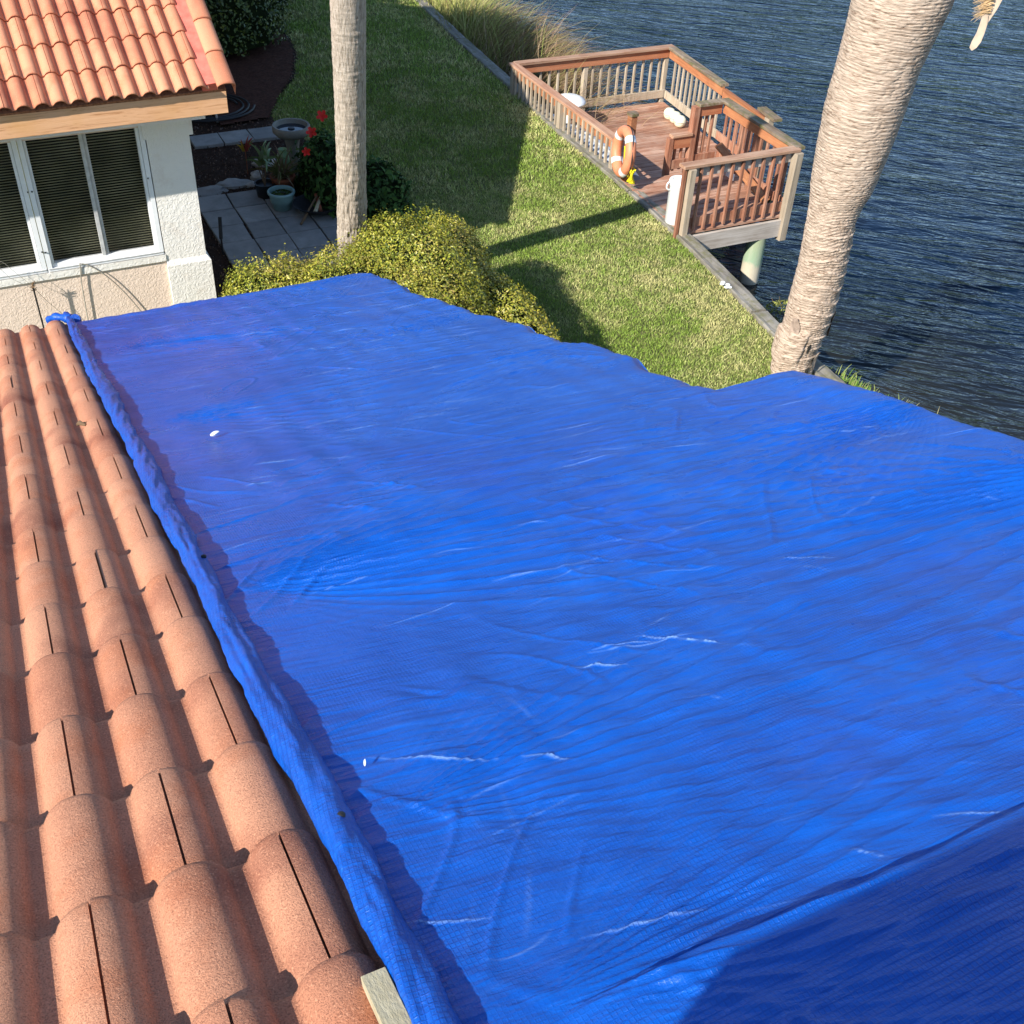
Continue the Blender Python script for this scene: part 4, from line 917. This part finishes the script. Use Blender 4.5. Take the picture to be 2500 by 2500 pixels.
for i, nm in enumerate(['nearest the house wall', 'in the middle of the strip', 'closest to the birdbath']):
    tag(paver(2.76 + i * .425, 15.50, 2.76 + i * .425 + .41, 15.91, .07, ''), 'dirt covered paver in the strip across the bed, %s' % nm, 'paver', 'pavers laid across the bed')
def rock(c, s, seed, lab, mat=M_rock, name='rock', cat='rock', group=None):
    rr = random.Random(seed); m = MB(); V = []; F = []; nu, nw = 14, 9
    for i in range(nw + 1):
        for j in range(nu):
            a = 2 * PI * j / nu; t = PI * i / nw; d = np.array([math.cos(a) * math.sin(t), math.sin(a) * math.sin(t), math.cos(t)])
            q = 1 + .35 * (float(fbm(d[0] * 2 + seed, d[1] * 2 + d[2] * 1.7, seed, 3)) - .5) * 2 + .1 * rr.uniform(-1, 1) * (0 < i < nw)
            V.append((c[0] + d[0] * s[0] * q, c[1] + d[1] * s[1] * q, c[2] + d[2] * s[2] * q))
    for i in range(nw):
        for j in range(nu): F.append((i * nu + j, (i + 1) * nu + j, (i + 1) * nu + (j + 1) % nu, i * nu + (j + 1) % nu))
    m.add(V, F, True); return tag(m.build(name, mat), lab, cat, group)
rock((2.60, 14.05, .03), (.24, .13, .05), 3, 'flat irregular stepping stone beside the cream pillar', M_paver, 'stepping_stone', 'stone')
rock((2.97, 14.17, .03), (.25, .15, .05), 4, 'flat irregular stepping stone right of the other one', M_paver, 'stepping_stone', 'stone')
rock((3.84, 13.55, .10), (.11, .10, .10), 5, 'large pale coral rock behind the dark pan'); rock((3.86, 13.28, .08), (.10, .09, .08), 6, 'round pale rock with a hollow, nearest the dark pan')
rock((3.30, 14.25, .06), (.10, .08, .07), 7, 'pale rock at the foot of the spiky potted plant'); rock((3.20, 14.05, .04), (.14, .05, .04), 8, 'long pale rock at the edge of the bed')
rock((3.60, 13.85, .08), (.08, .09, .12), 9, 'upright pale rock between the potted plant and hibiscus'); rock((3.5, 14.62, .08), (.16, .10, .07), 11, 'pale rock slab under the birdbath')
# birdbath
bb = thing('birdbath', 'stone birdbath with water in its bowl standing in the bed', 'birdbath', (3.80, 14.2, 0)); c0 = (3.80, 14.2, 0)
m = MB(); m.lathe(c0, [(.14, .0), (.145, .05), (.10, .09), (.085, .16), (.080, .40), (.10, .52), (.12, .56)], 28); m.build('pedestal', M_conc, bb)
m = MB(); m.lathe(c0, [(.12, .56), (.20, .585), (.245, .63), (.25, .705), (.24, .72), (.215, .715), (.205, .68), (.19, .63), (.001, .615)], 40); bowl = m.build('bowl', M_conc, bb)
m = MB(); m.lathe(c0, [(.199, .662), (.001, .663)], 36); m.build('water', M_bathw, bowl)
m = MB(); m.lathe((c0[0] + .0, c0[1], 0), [(.045, .655), (.045, .672), (.03, .678), (.001, .679)], 18); m.build('stone', M_black, bowl)
# teal pot
tp = thing('flower_pot', 'pale teal glazed pot with low green sprouts standing on the patio', 'pot', (3.33, 13.18, .06)); c1 = (3.33, 13.18, .06)
m = MB(); m.lathe(c1, [(.10, 0), (.115, .01), (.135, .10), (.142, .105), (.150, .17), (.158, .20), (.172, .205), (.176, .225), (.168, .238), (.150, .236), (.142, .20), (.138, .17)], 36); m.build('pot_body', M_teal, tp)
m = MB(); m.lathe(c1, [(.14, .165), (.07, .175), (.001, .17)], 24); m.build('soil', M_mulch, tp)
d_ = sphere_pts(260, 5); cen = d_ * np.array([.125, .125, .05]) + np.array([3.33, 13.18, .235]); leaf_cloud('sprouts', tp, cen, d_, .018, np.array([.06, .10, .02]) * rs.uniform(.5, 1.4, (260, 1)), M_leafm, 4)
# spiky potted plants
sp = thing('potted_plant', 'spiky strap leaved plant in a dark pot behind the teal pot', 'potted plant', (3.48, 13.62, 0))
m = MB(); m.lathe((3.48, 13.62, .0), [(.11, 0), (.15, .26), (.165, .27), (.165, .30), (.145, .30), (.14, .25), (.001, .25)], 26); m.build('pot_body', M_terra, sp)
arching('leaves', sp, 60, 3.48, 13.62, .27, .03, .03, .46, [(.10, .11, .03), (.16, .14, .05), (.20, .13, .08)], 8, (0, 0), .014, M_leafm, 7, 1.4, 1.5)
sp2 = thing('potted_plant', 'leggy plant with broad arching leaves in a black pot left of the spiky one', 'potted plant', (3.24, 13.62, 0))
m = MB(); m.lathe((3.24, 13.62, .0), [(.10, 0), (.13, .22), (.14, .24), (.12, .24), (.11, .2), (.001, .2)], 24); m.build('pot_body', M_black, sp2)
m = MB()
for a, h_ in ((.5, .55), (1.8, .48), (3.3, .42)): m.tube([(3.24, 13.62, .2), (3.24 + .06 * math.cos(a), 13.62 + .06 * math.sin(a), h_)], [.010, .007], 6)
m.build('stem', M_stalk, sp2)
arching('leaves', sp2, 16, 3.26, 13.66, .48, .04, .04, .36, [(.13, .2, .06), (.22, .26, .09), (.08, .12, .03)], 12, (.1, 0), .028, M_leaf, 7, 1.8, 1.2)
gj = thing('garden_jar', 'pale green glazed jar standing against the birdbath pedestal', 'jar', (3.60, 13.98, 0)); m = MB(); m.lathe((3.60, 13.98, .0), [(.05, 0), (.085, .08), (.10, .25), (.075, .42), (.05, .47), (.06, .50), (.05, .5), (.001, .44)], 26); m.build('jar_body', M_green_pot, gj)
dp = thing('fire_bowl', 'black shallow bowl holding split firewood on the pavers', 'bowl', (3.72, 12.93, .06))
m = MB(); m.lathe((3.72, 12.93, .06), [(.10, 0), (.22, .05), (.30, .12), (.305, .13), (.29, .13), (.2, .07), (.001, .03)], 32); m.build('bowl_body', M_black, dp)
for k, (a_, b_, r_2, mt) in enumerate((((3.40, 12.62, .08), (3.72, 12.95, .26), .016, M_stalk), ((3.62, 12.72, .16), (3.80, 13.0, .24), .026, M_batten), ((3.70, 12.74, .15), (3.74, 13.05, .24), .028, M_terra))):
    m = MB(); m.tube([a_, b_], [r_2, r_2 * .8], 7); tag(m.build('firewood', mt), ['thin long branch leaning out of the black bowl', 'pale split log in the black bowl', 'reddish split log in the black bowl'][k], 'log')
m = MB(); m.tube([(2.33, 12.25, 0), (2.335, 12.27, .30), (2.36, 12.33, .42)], .012, 8); m.tube([(2.335, 12.275, .22), (2.365, 12.34, .46)], .022, 10)
tag(m.build('garden_torch', M_black), 'thin black garden rod with a thick handle end rising from the pavers by the pillar', 'torch')
m = MB(); P = []
for k in range(70):
    a = k * .27; P.append((3.30 + (.42 + .012 * k * .3) * math.cos(a), 16.9 + (.40 + .01 * k * .3) * math.sin(a) , .09 + .004 * math.sin(k)))
m.tube(P, .016, 6); tag(m.build('garden_hose', M_black), 'black garden hose lying in loops on the shaded bed', 'hose')
m = MB(); m.tube([(3.28, 16.35, .05), (3.30, 16.5, .22), (3.29, 16.75, .32)], [.018, .016, .02], 8); tag(m.build('pvc_pipe', M_rock), 'short whitish pipe standing by the hose loops', 'pipe')
arch = thing('red_seedling', 'small yellow and red leaved seedling in the bed', 'plant', (3.22, 14.4, 0)); arching('leaves', arch, 14, 3.22, 14.45, .35, .02, .02, .2, [(.45, .30, .03), (.35, .06, .04), (.25, .2, .05)], 15, (0, 0), .018, M_leafm, 6, .8, .7)
m = MB(); m.tube([(3.22, 14.45, 0), (3.22, 14.45, .4)], .006, 6); m.build('stem', M_terra, arch)

# ================================================================== DOCK
ZU, ZL = .05, -.45
dock = thing('boat_dock', 'red stained timber dock with railings built out over the pond', 'dock', (8, 12, 0))
def boards(x0f, x1f, y0, y1, z, nm):
    m = MB(); y = y0
    while y < y1 - .02:
        wdt = min(.135, y1 - y); x0, x1 = x0f(y), x1f(y); m.bar((x0 + random.uniform(-.006, .006), y + wdt / 2, z - .019 + random.uniform(-.002, .002)), (x1 + random.uniform(-.006, .006), y + wdt / 2, z - .019), wdt - .013, .038, ch=.06); y += wdt
    return m.build(nm, DK_dec, dock)
boards(lambda y: 7.80 if y < 10.85 else float(wallx(y)) + .05, lambda y: 9.42, 10.80, 12.45, ZU, 'upper_deck')
XR = lambda y: 10.66 + (y - 12.9) * .10
boards(lambda y: float(wallx(y)) + .12, lambda y: XR(y) - .02, 12.49, 16.24, ZL, 'lower_deck')
# framing
m = MB(); m.bar((7.80, 10.775, -.115), (9.40, 10.775, -.115), .04, .24, r=.1); m.build('fascia_board', DK_gx, dock)
m = MB(); m.bar((9.445, 10.80, -.115), (9.445, 12.45, -.115), .04, .22); m.build('side_joist', DK_m, dock)
m = MB(); m.bar((7.98, 12.47, -.20), (9.42, 12.47, -.20), .036, .42); m.build('step_riser', DK_dec, dock)
m = MB(); m.bar((8.05, 16.27, ZL - .15), (XR(16.27), 16.27, ZL - .15), .04, .22); m.bar((XR(12.5), 12.5, ZL - .15), (XR(16.2), 16.25, ZL - .15), .04, .22); m.build('outer_joist', DK_m, dock)
def pile(x, y, z1, name='pile'):
    m = MB(); m.lathe((x, y, 0), [(.135, -2.1), (.13, -.5), (.125, z1)], 22); m.build(name, M_pile, dock)
pile(9.13, 10.88, -.20); pile(9.05, 12.15, -.20); pile(10.45, 12.9, ZL - .05); pile(10.75, 16.0, ZL - .05); pile(8.4, 16.05, ZL - .05)
def rail(p, q, zt, zb, mats, side, n, cap_w=.14, header=.14, bottom=True, inner=None, cap=True, capm=None, ends=(0, 0), bal_mat=None, mid=None, bz0=None):
    """p,q (x,y); side=+1/-1 which side the balusters sit on"""
    p, q = Vector((*p, 0)), Vector((*q, 0)); d = (q - p).normalized(); s = Vector((-d.y, d.x, 0)) * side; al = abs(d.x) > .7
    if cap:
        m = MB(); m.bar(p + Vector((0, 0, zt - .02)) - d * ends[0], q + Vector((0, 0, zt - .02)) + d * ends[1], cap_w, .04, ch=.1); m.build('rail_cap', capm or (DK_cap if al else DK_capy), dock)
    m = MB(); m.bar(p - s * .012 + Vector((0, 0, zt - .042 - header / 2)), q - s * .012 + Vector((0, 0, zt - .042 - header / 2)), .036, header, r=.1, ch=.06); m.build('header_board', inner or (DK_hdr if al else DK_hdry), dock)
    if bottom: m = MB(); m.bar(p - s * .012 + Vector((0, 0, zb + .13)), q - s * .012 + Vector((0, 0, zb + .13)), .034, .13, r=.2, ch=.06); m.build('bottom_rail', bal_mat or DK_gx, dock)
    L = (q - p).length
    for k in range(n):
        t = (k + 1) / (n + 1) * L
        if mid and any(abs(t - mm * L) < .07 for mm in mid): continue
        b = p + d * t + s * .026; dz = random.uniform(-.01, .01)
        m = MB(); m.bar(b + Vector((0, 0, (bz0 if bz0 is not None else zb + .03) + dz)), b + Vector((0, 0, zt - .043)), .036, .036, up=tuple(s), ch=.1); m.build('baluster', bal_mat or DK_g, dock)
    if mid:
        for mm in mid:
            b = p + d * L * mm + s * .03; m = MB(); m.bar(b + Vector((0, 0, zb - .2)), b + Vector((0, 0, zt - .043)), .09, .085, up=tuple(s)); m.build('post', bal_mat or DK_g, dock)
def post(x, y, z0, z1, mt, w_=.09): m = MB(); m.bar((x, y, z0), (x, y, z1), w_, w_, up=(0, 1, 0), ch=.08); return m.build('post', mt, dock)
# upper platform front rail
rail((7.84, 10.83), (9.40, 10.83), .95, .03, None, -1, 9, bal_mat=DK_r[2], ends=(.12, .06), inner=DK_gx, capm=DK_cap, bz0=.07)
post(7.83, 10.77, -.25, .905, DK_g); post(7.745, 10.80, -.02, .905, DK_r[2], .045); post(9.43, 10.77, -.28, .905, DK_g, .11)
# upper right rail with mossy cap
rail((9.50, 10.92), (9.56, 12.60), .952, .03, None, -1, 10, capm=DK_m, bal_mat=DK_r[2], mid=(.52,), ends=(.1, .06))
rail((9.10, 12.62), (9.50, 12.62), .948, .03, None, 1, 3, capm=DK_m, bal_mat=DK_r[2])
post(9.08, 12.62, -.5, .905, DK_r[2], .10)
rail((8.72, 12.60), (9.04, 12.60), .56, .0, None, 1, 2, cap_w=.11, header=.16, bal_mat=DK_r[2]); post(8.71, 12.60, -.5, .515, DK_r[2], .08)
m = MB(); m.bar((9.05, 11.95, .62), (9.35, 11.1, .12), .035, .13, up=(1, 0, 0)); m.build('diagonal_brace', DK_hdry, dock)
# buoy post
post(7.99, 12.50, -.2, .95, DK_hdry, .10); m = MB(); m.bar((7.99, 12.50, .95), (7.99, 12.50, .985), .13, .13, up=(0, 1, 0)); m.build('post_cap', DK_m, dock)
# lower rails
ZR = .47
rail((8.05, 12.86), (8.05, 16.25), ZR, ZL, None, 1, 23, mid=(.02, .5, .98), ends=(.06, .06), bal_mat=DK_g)
rail((8.08, 16.28), (XR(16.28), 16.28), ZR + .002, ZL, None, 1, 17, mid=(.45, .985), bal_mat=DK_g, ends=(.0, .06))
rail((XR(14.35), 14.35), (XR(16.22), 16.22), ZR + .004, ZL, None, -1, 11, bal_mat=DK_g, capm=DK_m, inner=DK_hdry, ends=(0, .0))
rail((XR(12.95), 12.95), (XR(14.33), 14.33), ZR - .06, ZL, None, -1, 8, cap_w=.06, bal_mat=DK_r[2], capm=DK_hdry)
m = MB(); m.bar((XR(12.6) + .02, 12.75, ZR + .01), (XR(13.3) + .02, 13.25, ZR + .01), .15, .045); m.build('rail_cap', DK_m, dock); post(XR(12.9), 12.95, -1.6, ZR - .02, DK_g, .11)
m = MB(); m.bar((8.0, 12.80, ZR - .02), (8.26, 12.80, ZR - .02), .10, .035); m.build('rail_cap', DK_cap, dock)

# life ring on the post
lr = thing('life_ring', 'orange life ring with white bands hanging on the dock post', 'life ring', (7.87, 12.45, .49))
c = Vector((7.87, 12.44, .49)); axv = Vector((-1, .22, .10)).normalized(); e1 = axv.cross(Vector((0, 0, 1))).normalized(); e2 = e1.cross(axv)
P = [c + (e1 * math.cos(t) + e2 * math.sin(t)) * .27 for t in np.linspace(0, 2 * PI, 48, endpoint=False)]
m = MB(); m.tube(P, .072, 18, True); m.build('ring', M_orange, lr)
for t0 in (.62, 2.25, 3.95, 5.45):
    m = MB(); m.tube([c + (e1 * math.cos(t) + e2 * math.sin(t)) * .27 for t in np.linspace(t0 - .15, t0 + .15, 6)], .0750, 18, caps=False); m.build('band', M_plastic, lr)
m = MB(); P = [c + (e1 * math.cos(t) + e2 * math.sin(t)) * (.355 + .02 * math.sin(4 * t)) for t in np.linspace(0, 2 * PI, 40, endpoint=False)]; m.tube(P, .007, 6, True); m.build('grab_rope', M_black, lr)
yr = thing('yellow_rope', 'bundle of yellow rope hanging below the life ring', 'rope', (7.84, 12.2, .3)); m = MB()
m.tube([c + Vector((-.05, -.10, .12)), c + Vector((-.09, -.2, -.1)), c + Vector((-.05, -.26, -.25))], .010, 6)
for k in range(16):
    a = random.uniform(0, 6); b = Vector((7.86, 12.16, .27)); P = [b + Vector((.035 * math.cos(a + t), .06 * math.sin(a + t * 2), .09 - t * .055)) for t in np.linspace(0, 3.4, 9)]; m.tube(P, .010, 5)
m.build('rope_coil', M_yellow, yr)
# white bin
bn = thing('white_bin', 'tall white cylindrical bin with a looped handle on the upper deck', 'bin', (7.92, 11.12, ZU)); b0 = (7.93, 11.12, ZU)
m = MB(); m.lathe(b0, [(.120, 0), (.128, .01), (.132, .50), (.137, .505), (.137, .53), (.132, .53)], 32); m.build('bin_body', M_plastic, bn)
m = MB(); m.lathe(b0, [(.141, .515), (.143, .56), (.135, .572), (.10, .574), (.098, .565), (.001, .566)], 32); ld = m.build('lid', M_plastic, bn)
m = MB(); P = [Vector(b0) + Vector((-.135, .02, .50)) + Vector((-.05 * math.sin(t), 0, .055 * math.cos(t))) for t in np.linspace(0, PI, 10)]; m.tube(P, .011, 8); m.build('handle', M_plastic, ld)
for k, (x_, y_, lab) in enumerate(((10.60, 15.46, 'round cream float at the head of the row by the dock rail'), (10.60, 15.28, 'round cream float in the middle of the row by the dock rail'), (10.58, 15.10, 'round cream float nearest the raised deck in its row'))):
    f = thing('round_float', lab, 'float', (x_, y_, ZL), 'cream floats on the lower deck'); m = MB(); m.lathe((x_, y_, ZL), [(.001, 0), (.05, .01), (.085, .045), (.10, .10), (.09, .15), (.055, .185), (.001, .195)], 28); m.build('shell', M_cream_p, f)
    m = MB(); m.tube([Vector((x_, y_, ZL + .10)) + Vector((.101 * math.cos(t), .101 * math.sin(t), 0)) for t in np.linspace(0, 2 * PI, 30, endpoint=False)], .004, 6, True); m.build('seam', M_wire, f)
# upturned dinghy behind the left rail
dg = thing('upturned_dinghy', 'pale grey upturned dinghy lying on the lower deck along the left rail', 'boat', (8.55, 14.2, ZL)); V = []; F = []
nl, nc = 26, 13
for i in range(nl):
    t = i / (nl - 1); y = 13.15 + 2.0 * t; wd = .30 * (math.sin(PI * min(1, .12 + t * .72)) ** .5) * (1 if t < .8 else max(.05, 1 - ((t - .8) / .2) ** 2)); hh_ = .30 * (.75 + .25 * math.sin(PI * t)) * (1 if t < .93 else .75)
    for j in range(nc): a = PI * j / (nc - 1); V.append((8.50 + wd * math.cos(a) * 1.0, y, ZL + .02 + hh_ * abs(math.sin(a)) ** .55))
for i in range(nl - 1):
    for j in range(nc - 1): F.append((i * nc + j, (i + 1) * nc + j, (i + 1) * nc + j + 1, i * nc + j + 1))
F += [tuple(range(nc)), tuple((nl - 1) * nc + j for j in range(nc - 1, -1, -1))]
m = MB(); m.add(V, F, True); m.build('hull', M_hull, dg)
m = MB(); m.bar((8.50, 13.2, ZL + .335), (8.50, 14.9, ZL + .345), .03, .03); m.build('keel_strip', M_grey_fr, dg)
lt = thing('round_table', 'low white round topped table at the far end of the dinghy', 'table', (8.80, 15.70, ZL))
m = MB(); m.lathe((8.80, 15.70, ZL), [(.001, .40), (.24, .40), (.265, .42), (.25, .46), (.16, .50), (.001, .52)], 36); m.build('table_top', M_plastic, lt)
m = MB(); m.lathe((8.80, 15.70, ZL), [(.14, 0), (.13, .02), (.05, .05), (.045, .455)], 20); m.build('leg', M_plastic, lt)
for k, (x_, y_) in enumerate(((8.30, 15.75), (8.35, 15.45))):
    m = MB(); m.lathe((x_, y_, ZL), [(.001, 0), (.08, .02), (.13, .12), (.13, .24), (.09, .33), (.001, .37)], 24); tag(m.build('boat_fender', M_plastic), ['white round fender behind the far left of the rail', 'white round fender between the far one and the dinghy'][k], 'fender', 'white fenders by the left rail')
for k, (x_, y_, h_, lab) in enumerate(((9.75, 13.05, .42, 'white upright tube seen left of the mossy railed corner, behind balusters'), (9.92, 13.0, .40, 'grey upright tube between the two white ones'), (10.12, 12.95, .34, 'short white tube behind the raised deck balusters'))):
    m = MB(); m.lathe((x_, y_, ZL), [(.06, 0), (.065, .02), (.065, h_ - .02), (.05, h_), (.001, h_)], 18); tag(m.build('dock_fender', M_plastic if k != 1 else M_hull), lab, 'fender', 'upright tubes behind the raised deck')
